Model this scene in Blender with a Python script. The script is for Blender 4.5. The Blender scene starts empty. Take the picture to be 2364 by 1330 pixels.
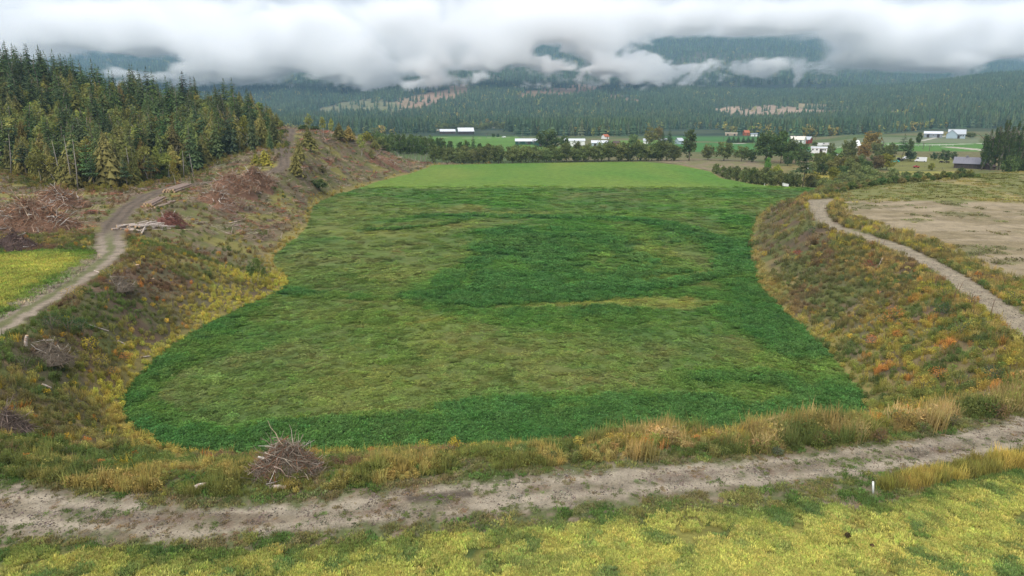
import bpy, bmesh, math, random
import numpy as np
from mathutils import Vector, Matrix, Euler

S = bpy.context.scene
COL = S.collection
R = math.radians
rng = np.random.default_rng(11)
random.seed(11)

# ---------------------------------------------------------------- camera
CAM_H = 22.0
PITCH = R(14.4)
cam_d = bpy.data.cameras.new("camera")
cam_d.sensor_width = 36.0
cam_d.lens = 24.0
cam_d.clip_start = 0.5
cam_d.clip_end = 20000.0
cam = bpy.data.objects.new("camera", cam_d)
cam.location = (0, 0, CAM_H)
cam.rotation_euler = (R(90) - PITCH, 0, 0)
COL.objects.link(cam)
S.camera = cam

# ---------------------------------------------------------------- overcast sky
SUN_EL, SUN_AZ = R(46), R(205)
world = bpy.data.worlds.new("World")
S.world = world
world.use_nodes = True
wn, wl = world.node_tree.nodes, world.node_tree.links
wn.clear()
w_out = wn.new("ShaderNodeOutputWorld")
w_bg = wn.new("ShaderNodeBackground")
sky = wn.new("ShaderNodeTexSky")
sky.sky_type = 'NISHITA'
sky.sun_disc = False
sky.sun_elevation = SUN_EL
sky.sun_rotation = SUN_AZ
def wmath(op, a, b=None, clamp=False):
    n = wn.new("ShaderNodeMath"); n.operation = op; n.use_clamp = clamp
    for i, v in enumerate((a, b)):
        if v is None: continue
        if isinstance(v, (int, float)): n.inputs[i].default_value = v
        else: wl.new(v, n.inputs[i])
    return n.outputs[0]
tc = wn.new("ShaderNodeTexCoord")
sep = wn.new("ShaderNodeSeparateXYZ")
wl.new(tc.outputs['Generated'], sep.inputs[0])
up = wmath('MAXIMUM', sep.outputs[2], 0.0)
# the cloud deck is a level sheet: project the view direction on to it
den = wmath('ADD', up, 0.10)
cx = wmath('DIVIDE', sep.outputs[0], den)
cy = wmath('DIVIDE', sep.outputs[1], den)
comb = wn.new("ShaderNodeCombineXYZ")
wl.new(cx, comb.inputs[0]); wl.new(cy, comb.inputs[1])
nz = wn.new("ShaderNodeTexNoise")
nz.inputs['Scale'].default_value = 0.55
nz.inputs['Detail'].default_value = 6
nz.inputs['Roughness'].default_value = 0.5
nz.inputs['Distortion'].default_value = 0.4
wl.new(comb.outputs[0], nz.inputs['Vector'])
nv = wmath('SUBTRACT', nz.outputs['Fac'], 0.5)
nv = wmath('MULTIPLY', nv, 0.75)
nv = wmath('ADD', nv, 1.0)
gr = wmath('POWER', up, 1.5)
gr = wmath('MULTIPLY', gr, 2.5)          # overcast sky: zenith about three times the horizon
gr = wmath('ADD', gr, 1.0)
lum = wmath('MULTIPLY', gr, nv)
lum = wmath('MULTIPLY', lum, 0.295)
below = wmath('LESS_THAN', sep.outputs[2], -0.01)
cc = wn.new("ShaderNodeMix"); cc.data_type = 'RGBA'; cc.blend_type = 'MULTIPLY'
cc.inputs[0].default_value = 1.0
cc.inputs[6].default_value = (0.985, 0.99, 1.03, 1)
wl.new(lum, cc.inputs[7])
sk = wn.new("ShaderNodeMix"); sk.data_type = 'RGBA'; sk.blend_type = 'MULTIPLY'
sk.inputs[0].default_value = 1.0
sk.inputs[7].default_value = (0.1, 0.1, 0.1, 1)
wl.new(sky.outputs[0], sk.inputs[6])
mx = wn.new("ShaderNodeMix"); mx.data_type = 'RGBA'
mx.inputs[0].default_value = 0.95
wl.new(sk.outputs[2], mx.inputs[6]); wl.new(cc.outputs[2], mx.inputs[7])
gm = wn.new("ShaderNodeMix"); gm.data_type = 'RGBA'
wl.new(below, gm.inputs[0])
wl.new(mx.outputs[2], gm.inputs[6])
gm.inputs[7].default_value = (0.08, 0.11, 0.06, 1)
wl.new(gm.outputs[2], w_bg.inputs[0])
w_bg.inputs[1].default_value = 1.0
wl.new(w_bg.outputs[0], w_out.inputs[0])

sun_d = bpy.data.lights.new("sun", 'SUN')
sun_d.energy = 1.5
sun_d.angle = R(25)
sun_d.color = (1.0, 0.96, 0.9)
sun = bpy.data.objects.new("sun", sun_d)
sun.rotation_euler = (R(90) - SUN_EL, 0, R(180) - SUN_AZ)
sun.location = (0, 0, 300)
COL.objects.link(sun)

HAZE = 0.95e-4
S.view_settings.view_transform = 'Standard'
S.view_settings.look = 'None'
S.view_settings.exposure = 0.86
S.view_settings.gamma = 1.0
S.view_settings.use_curve_mapping = False
S.render.engine = 'CYCLES'
S.cycles.use_denoising = True
S.cycles.max_bounces = 40
S.cycles.diffuse_bounces = 3
S.cycles.transmission_bounces = 3
S.cycles.transparent_max_bounces = 14
S.cycles.volume_bounces = 40
S.cycles.volume_step_rate = 1.0
S.cycles.volume_max_steps = 256

# ---------------------------------------------------------------- surveying helpers
F = 1576.0                       # focal length in pixels of the photograph
CP, SP = math.cos(PITCH), math.sin(PITCH)
def pix(px, py):
    a, b = (px - 1182.0) / F, (665.0 - py) / F
    return np.array((a, CP + b * SP, -SP + b * CP))
def at(px, py, z=0.0):           # point of the level z seen at a pixel
    d = pix(px, py)
    t = (z - CAM_H) / d[2]
    return np.array((d[0] * t, d[1] * t, z))
def at_d(px, py, dist):          # point at a forward distance seen at a pixel
    d = pix(px, py)
    t = dist / d[1]
    return np.array((d[0] * t, dist, CAM_H + d[2] * t))
def ats(pts, z=0.0):
    return np.array([at(p[0], p[1], z)[:2] for p in pts])
def pxscale(dist):               # metres in one photo pixel at that distance
    return dist / F

# ---------------------------------------------------------------- noise
def _hash(ix, iy, seed):
    h = (ix.astype(np.int64) * 374761393 + iy.astype(np.int64) * 668265263 + seed * 974634777) & 0xFFFFFFFF
    h = ((h ^ (h >> 13)) * 1274126177) & 0xFFFFFFFF
    h = h ^ (h >> 16)
    return (h & 0xFFFFFF).astype(np.float64) / float(0xFFFFFF)
def vnoise(x, y, seed=0):
    ix, iy = np.floor(x), np.floor(y)
    fx, fy = x - ix, y - iy
    fx = fx * fx * fx * (fx * (fx * 6 - 15) + 10); fy = fy * fy * fy * (fy * (fy * 6 - 15) + 10)
    a = _hash(ix, iy, seed); b = _hash(ix + 1, iy, seed)
    c = _hash(ix, iy + 1, seed); d = _hash(ix + 1, iy + 1, seed)
    return (a * (1 - fx) + b * fx) * (1 - fy) + (c * (1 - fx) + d * fx) * fy
def fbm(x, y, scale, octaves=4, seed=0, gain=0.5):
    x = np.asarray(x, float) / scale; y = np.asarray(y, float) / scale
    t = np.zeros_like(x); amp = 1.0; tot = 0.0
    for o in range(octaves):
        c, s = math.cos(o * 1.1), math.sin(o * 1.1)
        t += amp * vnoise(x * c - y * s + o * 17.3, x * s + y * c - o * 9.1, seed + o * 13)
        tot += amp; amp *= gain; x = x * 2.03; y = y * 2.03
    return t / tot
def sstep(e0, e1, v):
    t = np.clip((v - e0) / (e1 - e0), 0, 1)
    return t * t * (3 - 2 * t)
def mix(a, b, t):
    t = np.asarray(t)[..., None]
    return np.asarray(a) * (1 - t) + np.asarray(b) * t

# ---------------------------------------------------------------- plan geometry
def inside(x, y, poly):
    r = np.zeros(np.shape(x), bool)
    n = len(poly); j = n - 1
    for i in range(n):
        xi, yi = poly[i]; xj, yj = poly[j]
        if yi != yj:
            r ^= ((yi > y) != (yj > y)) & (x < (xj - xi) * (y - yi) / (yj - yi) + xi)
        j = i
    return r
def pdist(x, y, line, closed=False, vals=None):
    """distance to a polyline, and a value carried along it"""
    best = np.full(np.shape(x), 1e9); bv = np.zeros(np.shape(x))
    n = len(line)
    for i in range(n if closed else n - 1):
        ax, ay = line[i]; bx, by = line[(i + 1) % n]
        dx, dy = bx - ax, by - ay
        L2 = dx * dx + dy * dy + 1e-9
        t = np.clip(((x - ax) * dx + (y - ay) * dy) / L2, 0, 1)
        d = np.hypot(x - ax - t * dx, y - ay - t * dy)
        if vals is not None:
            v = vals[i] * (1 - t) + vals[(i + 1) % n] * t
            bv = np.where(d < best, v, bv)
        best = np.minimum(best, d)
    return (best, bv) if vals is not None else best

FZ = -8.0
# outline of the big green field: pixel, pixel, width of the bank beyond that edge
FIELD_PX = [(985,388,26),(940,403,28),(870,420,30),(830,435,30),(780,448,30),(745,463,30),(722,478,30),(716,500,30),(708,522,30),
 (690,545,30),(655,572,32),(632,592,36),(628,605,38),(640,620,40),(662,638,40),(666,655,38),(650,672,36),(610,690,36),(560,712,36),
 (510,735,35),(455,765,33),(400,800,31),(350,845,28),(310,880,26),(290,912,24),(287,940,22),(296,970,20),(330,1005,19),(380,1030,18),
 (450,1048,18),(600,1052,18),(860,1046,18),(1060,1036,17),(1300,1026,16),(1560,1012,16),(1700,1005,15),(1850,998,15),(1950,985,15),
 (1990,965,15),(1995,940,17),(1985,910,18),(1960,870,19),(1920,825,20),(1880,785,20),(1840,750,20),(1800,710,20),(1765,675,20),(1745,640,20),
 (1735,600,20),(1732,560,19),(1738,522,18),(1752,497,16),(1780,478,14),(1815,466,13),(1860,457,12),(1905,446,14),(1915,438,14),(1880,433,12),
 (1820,431,10),(1740,425,10),(1660,410,10),(1640,396,10),(1560,380,10),(1480,373,10),(1400,374,10),(1200,377,10),(1000,381,14)]
FIELD = ats(FIELD_PX, FZ)
TRACK_PX = [(-500,1010,0),(-100,800,0),(0,752,0),(130,672,0),(215,616,0),(258,578,0),(252,548,0),(264,514,0),(298,478,0),(345,455,0),(400,437,.3),(470,421,1),(540,407,1.5),(600,402,2),(640,396,2.6)]
TRACK = [at(*p)[:2] for p in TRACK_PX] + [at_d(655,372,243)[:2], at_d(655,345,262)[:2], at_d(659,324,287)[:2], at_d(669,305,311)[:2], at_d(672,300,345)[:2]]
TRACK = np.array(TRACK)
R_L = [(1862,459),(1866,470),(1872,490),(1890,511),(1930,531),(2000,554),(2080,586),(2150,627),(2200,667),(2260,707),(2320,752),(2364,792),(2450,870),(2560,960)]
_fx, _fy = FIELD[:, 0], FIELD[:, 1]
FIELD_W = np.array([p[2] for p in FIELD_PX], float)      # no bank may reach a road
FIELD_W = np.where(_fx < -20, np.minimum(FIELD_W, np.maximum(pdist(_fx, _fy, TRACK) - 4.0, 8)), FIELD_W)
FIELD_W = np.where(_fx > 20, np.minimum(FIELD_W, np.maximum(pdist(_fx, _fy, ats(R_L)) - 1.2, 8)), FIELD_W)

# control points of the land without the field cut into it
CT = []
for p in [(-300,1180),(0,1150),(600,1180),(1182,1150),(1800,1090),(2364,1000),(2700,930),(-300,1330),(0,1330),(1182,1330),(2364,1330),(2700,1330),
          (0,1000),(0,880),(0,750),(-300,800),(200,620),(0,600),(-300,600),(250,540),(0,520),(2364,760),(2140,600),(1900,470),(2364,600),(2700,640),(2000,520)]:
    CT.append(at(p[0], p[1], 0))
for px, py, z in [(0,450,1.0),(-300,440,2),(270,447,.8),(150,440,1.2),(400,425,.9),(500,405,1.4),(600,402,2),(640,397,2.6),(2364,500,.6),(2700,480,1),(1950,431,-.3),
                  (2050,418,.4),(2200,408,.8),(2364,398,1.2),(2700,380,2)]:
    CT.append(at(px, py, z))
for px, py, d in [(655,345,262),(668,306,310),(610,320,312),(720,303,330),(800,318,335),(880,328,352),(940,354,378),(700,360,262),(760,340,300),(830,345,318),
                  (0,200,330),(-300,140,335),(150,232,330),(300,268,330),(420,280,332),(520,287,335),(0,310,262),(150,335,262),(300,350,265),(450,355,268),(560,345,275)]:
    CT.append(at_d(px, py, d))
for x, y, z in [(-380,480,20),(-250,480,2),(-150,480,-6),(-90,440,-7),(-70,420,-6),(-20,500,-9),(60,500,-9),(60,420,-8),(130,420,-8),(200,420,-8),(260,420,-8),(350,420,-8),
                (110,252,-7),(132,268,-8),(165,290,-8),(215,315,-8),(300,345,-8),(160,350,-8),(250,360,-8),(360,400,-8),(420,330,-6),(-420,250,30),(-420,150,6),(-450,480,45),
                (0,-40,0),(-100,-40,0),(100,-40,0),(200,60,1),(-200,60,1),(140,120,.5),(0,200,-4),(0,120,-3),(0,300,-7),(-20,400,-8)]:
    CT.append(np.array((x, y, z), float))
CT = np.array(CT)
def _U(r2): return np.where(r2 > 1e-9, 0.5 * r2 * np.log(r2 + 1e-12), 0.0)
def _fit(P):
    s = 100.0
    X = P[:, :2] / s; n = len(X)
    K = _U(((X[:, None] - X[None]) ** 2).sum(-1)) + np.eye(n) * 2e-3
    Q = np.hstack([np.ones((n, 1)), X])
    A = np.zeros((n + 3, n + 3)); A[:n, :n] = K; A[:n, n:] = Q; A[n:, :n] = Q.T
    b = np.zeros(n + 3); b[:n] = P[:, 2]
    return X, np.linalg.solve(A, b), s
_TX, _TW, _TS = _fit(CT)
def bench(x, y):
    X, Y = np.ravel(x) / _TS, np.ravel(y) / _TS
    z = _TW[-3] + _TW[-2] * X + _TW[-1] * Y
    for i in range(len(_TX)):
        z = z + _TW[i] * _U((X - _TX[i, 0]) ** 2 + (Y - _TX[i, 1]) ** 2)
    return z.reshape(np.shape(x))

def interp_u(pts, u):            # pts: (pixel x, value) -> value by bearing
    xs = np.array([(p[0] - 1182) / F * 1.0 for p in pts]); vs = np.array([p[1] for p in pts])
    return np.interp(u, xs, vs)
def elev(py):                    # slope of the sight line at the middle of the picture
    d = pix(1182, py)
    return d[2] / d[1]
RIDGE_D = 2500.0
_rid = [(1500,295),(1600,282),(1645,262),(1726,222),(1835,216),(1936,207),(2071,199),(2207,181),(2364,172),(2800,150)]
_cre = [(-600,110),(0,112),(160,116),(330,114),(420,110),(600,108),(1000,95),(1300,82),(1480,74),(1560,66),(1760,66),(1850,80),(1900,96),(2050,125),(2250,132),(2364,130),(2900,125)]
def far_land(x, y):
    u = x / np.maximum(y, 1.0) * CP    # bearing, about (pixel-1182)/F
    z = np.full(np.shape(x), -8.0)
    z = z + 5.5 * sstep(0.40, 0.50, u) * sstep(425, 455, y) * (1 - .9 * sstep(800, 1000, y) * (1 - sstep(.5, .6, u)))
    z = z - 1.0 * sstep(450, 600, y) * (1 - sstep(0.40, 0.50, u))
    # mountain side
    cre = CAM_H + 5600.0 * interp_u([(p[0], elev(p[1])) for p in _cre], u)
    t = np.clip((y - 1350.0) / (5600.0 - 1350.0), 0, 1.15)
    sp = fbm(x * 1.0 + y * 0.35, y * 0.55, 900.0, 4, 5) - 0.5
    sp2 = fbm(x, y * 0.7, 260.0, 3, 9) - 0.5
    zm = (cre + 8) * np.minimum(t, 1.0) ** 1.5 + (sp * 260 + sp2 * 50) * t * (1.2 - np.minimum(t, 1.0)) * sstep(0.02, 0.2, t) - np.maximum(t - 1, 0) * 1500
    # wooded hill on the right
    rz = CAM_H + RIDGE_D * interp_u([(p[0], elev(p[1])) for p in _rid], u)
    d0 = np.interp(u, [0.2, 0.3, 0.38, 0.5, 0.75], [1420, 1380, 1330, 1220, 1100])
    th = np.clip((y - d0) / (RIDGE_D - d0), 0, 1)
    zh = (rz + 8) * (0.85 * th + 0.15 * sstep(0, 1, th)) * (1 - 0.4 * sstep(RIDGE_D, RIDGE_D + 900, y)) + (fbm(x, y, 170.0, 3, 21) - 0.5) * 16 * sstep(0, .3, th) * (1 - .6 * th)
    zh = zh * sstep(0.17, 0.28, u)
    return z + np.maximum(np.maximum(zm, zh), 0)
def height(x, y):
    x = np.asarray(x, float); y = np.asarray(y, float)
    d, w = pdist(x, y, FIELD, True, FIELD_W)
    ins = inside(x, y, FIELD)
    B = bench(x, y)
    t = np.clip(d / np.maximum(w, 1), 0, 1)
    rag = (fbm(x, y, 9.0, 3, 3) - 0.5)
    prof = np.where(t < 1, 0.7 * t + 0.3 * t * t * (3 - 2 * t), 1.0)
    zo = FZ + (B - FZ) * prof + rag * 1.3 * np.sin(np.pi * np.clip(t, 0, 1)) * sstep(1.0, 5.0, np.abs(B - FZ))
    zo = zo + (fbm(x, y, 14.0, 3, 8) - 0.5) * 0.25
    zi = FZ + (fbm(x, y, 45.0, 2, 4) - 0.5) * 0.9 * sstep(0, 15, d)
    zn = np.where(ins, zi, zo)
    k = sstep(420, 520, y)
    return zn * (1 - k) + far_land(x, y) * k
def gz(x, y):
    return float(height(np.array([x]), np.array([y]))[0])
def on_ground(px, py, dmin=24.0, dmax=6000.0, n=700):
    """first point of the land on the sight line through a pixel of the photograph"""
    d = pix(px, py)
    ys = np.geomspace(dmin, dmax, n)
    t = ys / d[1]
    hx, hz = d[0] * t, CAM_H + d[2] * t
    g = height(hx, ys)
    k = np.nonzero(hz <= g)[0]
    if len(k) == 0:
        return None
    i = k[0]
    if i == 0: return np.array((hx[0], ys[0], g[0]))
    a, b = ys[i - 1], ys[i]
    yy = np.linspace(a, b, 24); t = yy / d[1]
    g = height(d[0] * t, yy); hz = CAM_H + d[2] * t
    j = np.nonzero(hz <= g)[0]
    j = j[0] if len(j) else 23
    return np.array((d[0] * t[j], yy[j], g[j]))
# ---------------------------------------------------------------- materials
def new_mat(name):
    m = bpy.data.materials.new(name); m.use_nodes = True
    m.node_tree.nodes.clear()
    return m, m.node_tree.nodes, m.node_tree.links
def ground_material(name, fine=1.0, bump=0.25, attr="tint"):
    m, N, L = new_mat(name)
    out = N.new("ShaderNodeOutputMaterial"); b = N.new("ShaderNodeBsdfPrincipled")
    b.inputs['Roughness'].default_value = 0.95
    b.inputs['Specular IOR Level'].default_value = 0.1
    a = N.new("ShaderNodeAttribute"); a.attribute_name = attr
    g = N.new("ShaderNodeNewGeometry")
    n1 = N.new("ShaderNodeTexNoise"); n1.inputs['Scale'].default_value = 3.0 * fine; n1.inputs['Detail'].default_value = 6; n1.inputs['Roughness'].default_value = 0.7
    n2 = N.new("ShaderNodeTexNoise"); n2.inputs['Scale'].default_value = 0.35 * fine; n2.inputs['Detail'].default_value = 5; n2.inputs['Roughness'].default_value = 0.65
    L.new(g.outputs['Position'], n1.inputs['Vector']); L.new(g.outputs['Position'], n2.inputs['Vector'])
    ad = N.new("ShaderNodeMath"); ad.operation = 'ADD'
    L.new(n1.outputs['Fac'], ad.inputs[0]); L.new(n2.outputs['Fac'], ad.inputs[1])
    mr = N.new("ShaderNodeMapRange"); mr.inputs[1].default_value = 0.65; mr.inputs[2].default_value = 1.35
    mr.inputs[3].default_value = 0.55; mr.inputs[4].default_value = 1.45
    L.new(ad.outputs[0], mr.inputs[0])
    mm = N.new("ShaderNodeMix"); mm.data_type = 'RGBA'; mm.blend_type = 'MULTIPLY'; mm.inputs[0].default_value = 1
    L.new(a.outputs['Color'], mm.inputs[6]); L.new(mr.outputs[0], mm.inputs[7])
    L.new(mm.outputs[2], b.inputs['Base Color'])
    bp = N.new("ShaderNodeBump"); bp.inputs['Strength'].default_value = bump; bp.inputs['Distance'].default_value = 0.3
    L.new(ad.outputs[0], bp.inputs['Height']); L.new(bp.outputs[0], b.inputs['Normal'])
    L.new(b.outputs[0], out.inputs[0])
    return m
def leaf_material(name, trans=0.35, rough=0.7, source='INSTANCER', base=(1, 1, 1), vary=0.25):
    """foliage: colour = instance or object tint * colour of the leaf * random"""
    m, N, L = new_mat(name)
    out = N.new("ShaderNodeOutputMaterial")
    vc = N.new("ShaderNodeAttribute"); vc.attribute_name = "leaf"
    mm = N.new("ShaderNodeMix"); mm.data_type = 'RGBA'; mm.blend_type = 'MULTIPLY'; mm.inputs[0].default_value = 1
    L.new(vc.outputs['Color'], mm.inputs[6])
    if source == 'INSTANCER':
        ic = N.new("ShaderNodeAttribute"); ic.attribute_type = 'INSTANCER'; ic.attribute_name = "tint"
        L.new(ic.outputs['Color'], mm.inputs[7])
    elif source == 'OBJECT':
        ic = N.new("ShaderNodeObjectInfo")
        L.new(ic.outputs['Color'], mm.inputs[7])
    else:
        mm.inputs[7].default_value = (*base, 1)
    d = N.new("ShaderNodeBsdfDiffuse"); d.inputs['Roughness'].default_value = rough
    t = N.new("ShaderNodeBsdfTranslucent")
    mx_ = N.new("ShaderNodeMixShader"); mx_.inputs[0].default_value = trans
    L.new(mm.outputs[2], d.inputs['Color']); L.new(mm.outputs[2], t.inputs['Color'])
    L.new(d.outputs[0], mx_.inputs[1]); L.new(t.outputs[0], mx_.inputs[2])
    L.new(mx_.outputs[0], out.inputs[0])
    return m
def plain_material(name, color, rough=0.7, metallic=0.0, vary=0.2, scale=2.0, bump=0.0, spec=0.3, streak=None, color2=None):
    m, N, L = new_mat(name)
    out = N.new("ShaderNodeOutputMaterial"); b = N.new("ShaderNodeBsdfPrincipled")
    b.inputs['Roughness'].default_value = rough; b.inputs['Metallic'].default_value = metallic
    b.inputs['Specular IOR Level'].default_value = spec
    tcn = N.new("ShaderNodeTexCoord")
    n1 = N.new("ShaderNodeTexNoise"); n1.inputs['Scale'].default_value = scale; n1.inputs['Detail'].default_value = 5
    if streak:
        mp = N.new("ShaderNodeMapping"); mp.inputs['Scale'].default_value = streak
        L.new(tcn.outputs['Object'], mp.inputs[0]); L.new(mp.outputs[0], n1.inputs['Vector'])
    else:
        L.new(tcn.outputs['Object'], n1.inputs['Vector'])
    cr = N.new("ShaderNodeMix"); cr.data_type = 'RGBA'
    mr = N.new("ShaderNodeMapRange"); mr.inputs[1].default_value = 0.3; mr.inputs[2].default_value = 0.7
    L.new(n1.outputs['Fac'], mr.inputs[0]); L.new(mr.outputs[0], cr.inputs[0])
    c2 = color2 or tuple(c * (1 - vary) for c in color)
    cr.inputs[6].default_value = (*[c * (1 + (vary if not color2 else 0)) for c in color], 1)
    cr.inputs[7].default_value = (*c2, 1)
    L.new(cr.outputs[2], b.inputs['Base Color'])
    if bump:
        bp = N.new("ShaderNodeBump"); bp.inputs['Strength'].default_value = bump; bp.inputs['Distance'].default_value = 0.05
        L.new(n1.outputs['Fac'], bp.inputs['Height']); L.new(bp.outputs[0], b.inputs['Normal'])
    L.new(b.outputs[0], out.inputs[0])
    return m

# ---------------------------------------------------------------- land plan (edges surveyed from the photograph)
ROAD_TOP = [(-400,1060),(-100,1105),(0,1122),(150,1142),(300,1162),(450,1176),(620,1170),(800,1152),(950,1128),(1100,1112),(1300,1095),(1500,1077),(1700,1062),(1850,1047),(2000,1028),(2100,1016),(2200,1000),(2300,980),(2364,962),(2700,880)]
ROAD_BOT = [(-400,1205),(-100,1228),(0,1234),(200,1241),(400,1243),(600,1235),(780,1222),(1000,1200),(1200,1180),(1400,1158),(1600,1140),(1800,1118),(2000,1092),(2150,1074),(2300,1052),(2364,1043),(2700,985)]
FRONT_ROAD = np.vstack([ats(ROAD_TOP), ats(ROAD_BOT)[::-1]])
FIELD_EDGE = [(-400,1245),(0,1268),(400,1275),(700,1272),(1000,1240),(1300,1215),(1500,1195),(1700,1178),(1850,1180),(1960,1175),(2080,1160),(2200,1120),(2364,1085),(2700,1020)]
HAY = np.vstack([ats(FIELD_EDGE), np.array([(90, -30), (-90, -30)])])
R_R = [(1935,459),(1912,468),(1905,485),(1916,505),(1950,525),(2020,545),(2100,571),(2180,611),(2240,646),(2300,686),(2364,728),(2470,800),(2640,905)]
GRAVEL = np.vstack([ats(R_L), ats(R_R)[::-1]])
BARE_PX = [(1932,474),(1950,498),(2030,523),(2130,553),(2200,580),(2260,612),(2310,638),(2364,655),(2700,740),(2700,384),(2364,401),(2200,411),(2080,421),(1985,434),(1930,449),(1925,462)]
BARE = ats(BARE_PX)
STUBBLE_LINE = ats([(1880,466),(1950,468),(2100,472),(2364,480),(2700,490)])
LEFT_HAY = ats([(-500,590),(0,586),(100,579),(200,579),(222,590),(213,605),(120,664),(0,733),(-400,960)])
FORE = np.array([(-90., -40.), (90., -40.)])
CLEAR = ats([(1490,371),(1560,378),(1640,393),(1662,396),(1775,385),(1740,370),(1620,366),(1540,366)], FZ)
FAR_FIELD_LINE = ats([(780,433),(1000,433),(1300,432),(1600,431),(1950,432)], FZ)
PASTURES = [  # pixel polygon, level, albedo
 ([(1005,312),(1190,304),(1200,322),(1260,345),(1180,350),(1000,352),(960,330)], -9, (.085,.17,.03)),
 ([(1000,340),(1300,338),(1560,338),(1560,352),(1000,358)], -9, (.09,.17,.035)),
 ([(1375,325),(1600,322),(1600,340),(1375,342)], -9, (.10,.17,.035)),
 ([(1480,302),(1660,298),(1705,310),(1830,318),(1830,332),(1600,326),(1500,318)], -9, (.05,.13,.035)),
 ([(1560,328),(1830,333),(1880,342),(1870,352),(1560,350)], -9, (.055,.15,.035)),
 ([(1870,332),(2364,330),(2364,346),(1870,345)], -3, (.075,.16,.035)),
 ([(1880,319),(2260,318),(2260,332),(1880,331)], -3, (.13,.15,.085)),
 ([(2050,366),(2260,372),(2270,392),(2050,392)], -8, (.15,.15,.045)),
 ([(1860,398),(1960,400),(1950,414),(1860,412)], -8, (.26,.22,.05)),
 ([(2060,393),(2240,395),(2200,404),(2060,402)], -8, (.22,.20,.05)),
]
PASTURES = [(ats(p, z), np.array(c)) for p, z, c in PASTURES]
LANES = [  # pale gravel lanes across the valley
 ([(1870,334),(2040,335),(2160,336),(2300,332)], -3, 5, (.42,.40,.34)),
 ([(2190,341),(2255,344),(2330,346)], -3, 9, (.40,.35,.30)),
 ([(2130,326),(2165,318),(2190,314)], -3, 4, (.40,.38,.32)),
 ([(1660,331),(1740,332),(1850,333)], -9, 4, (.40,.38,.34)),
 ([(1010,318),(1100,319),(1200,316),(1290,319)], -9, 4, (.3,.28,.2)),
 ([(2140,308),(2180,306),(2250,306)], -3, 14, (.22,.17,.11)),
 ([(1665,313),(1700,313),(1735,313)], -9, 16, (.33,.22,.15)),
 ([(1080,305),(1150,303),(1190,302)], -9, 10, (.28,.22,.12)),
]
LANES = [(ats(p, z), w, np.array(c)) for p, z, w, c in LANES]

def blob(x, y, px, py, rx, ry, z=FZ, rag=0.5, seed=1, ang=0.0):
    c = at(px, py, z)
    dx, dy = x - c[0], y - c[1]
    ca, sa = math.cos(ang), math.sin(ang)
    dx, dy = dx * ca + dy * sa, -dx * sa + dy * ca
    q = np.sqrt((dx / rx) ** 2 + (dy / ry) ** 2)
    q = q + (fbm(x, y, 0.6 * min(rx, ry) + 2, 3, seed) - 0.5) * rag * 2
    return 1 - sstep(0.55, 1.15, q)
def band(x, y, pts, w, z=FZ, seed=1, rag=0.5):
    d = pdist(x, y, ats(pts, z))
    d = d + (fbm(x, y, 7.0, 3, seed) - 0.5) * w * rag * 2
    return 1 - sstep(0.45 * w, 1.1 * w, d)

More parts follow.
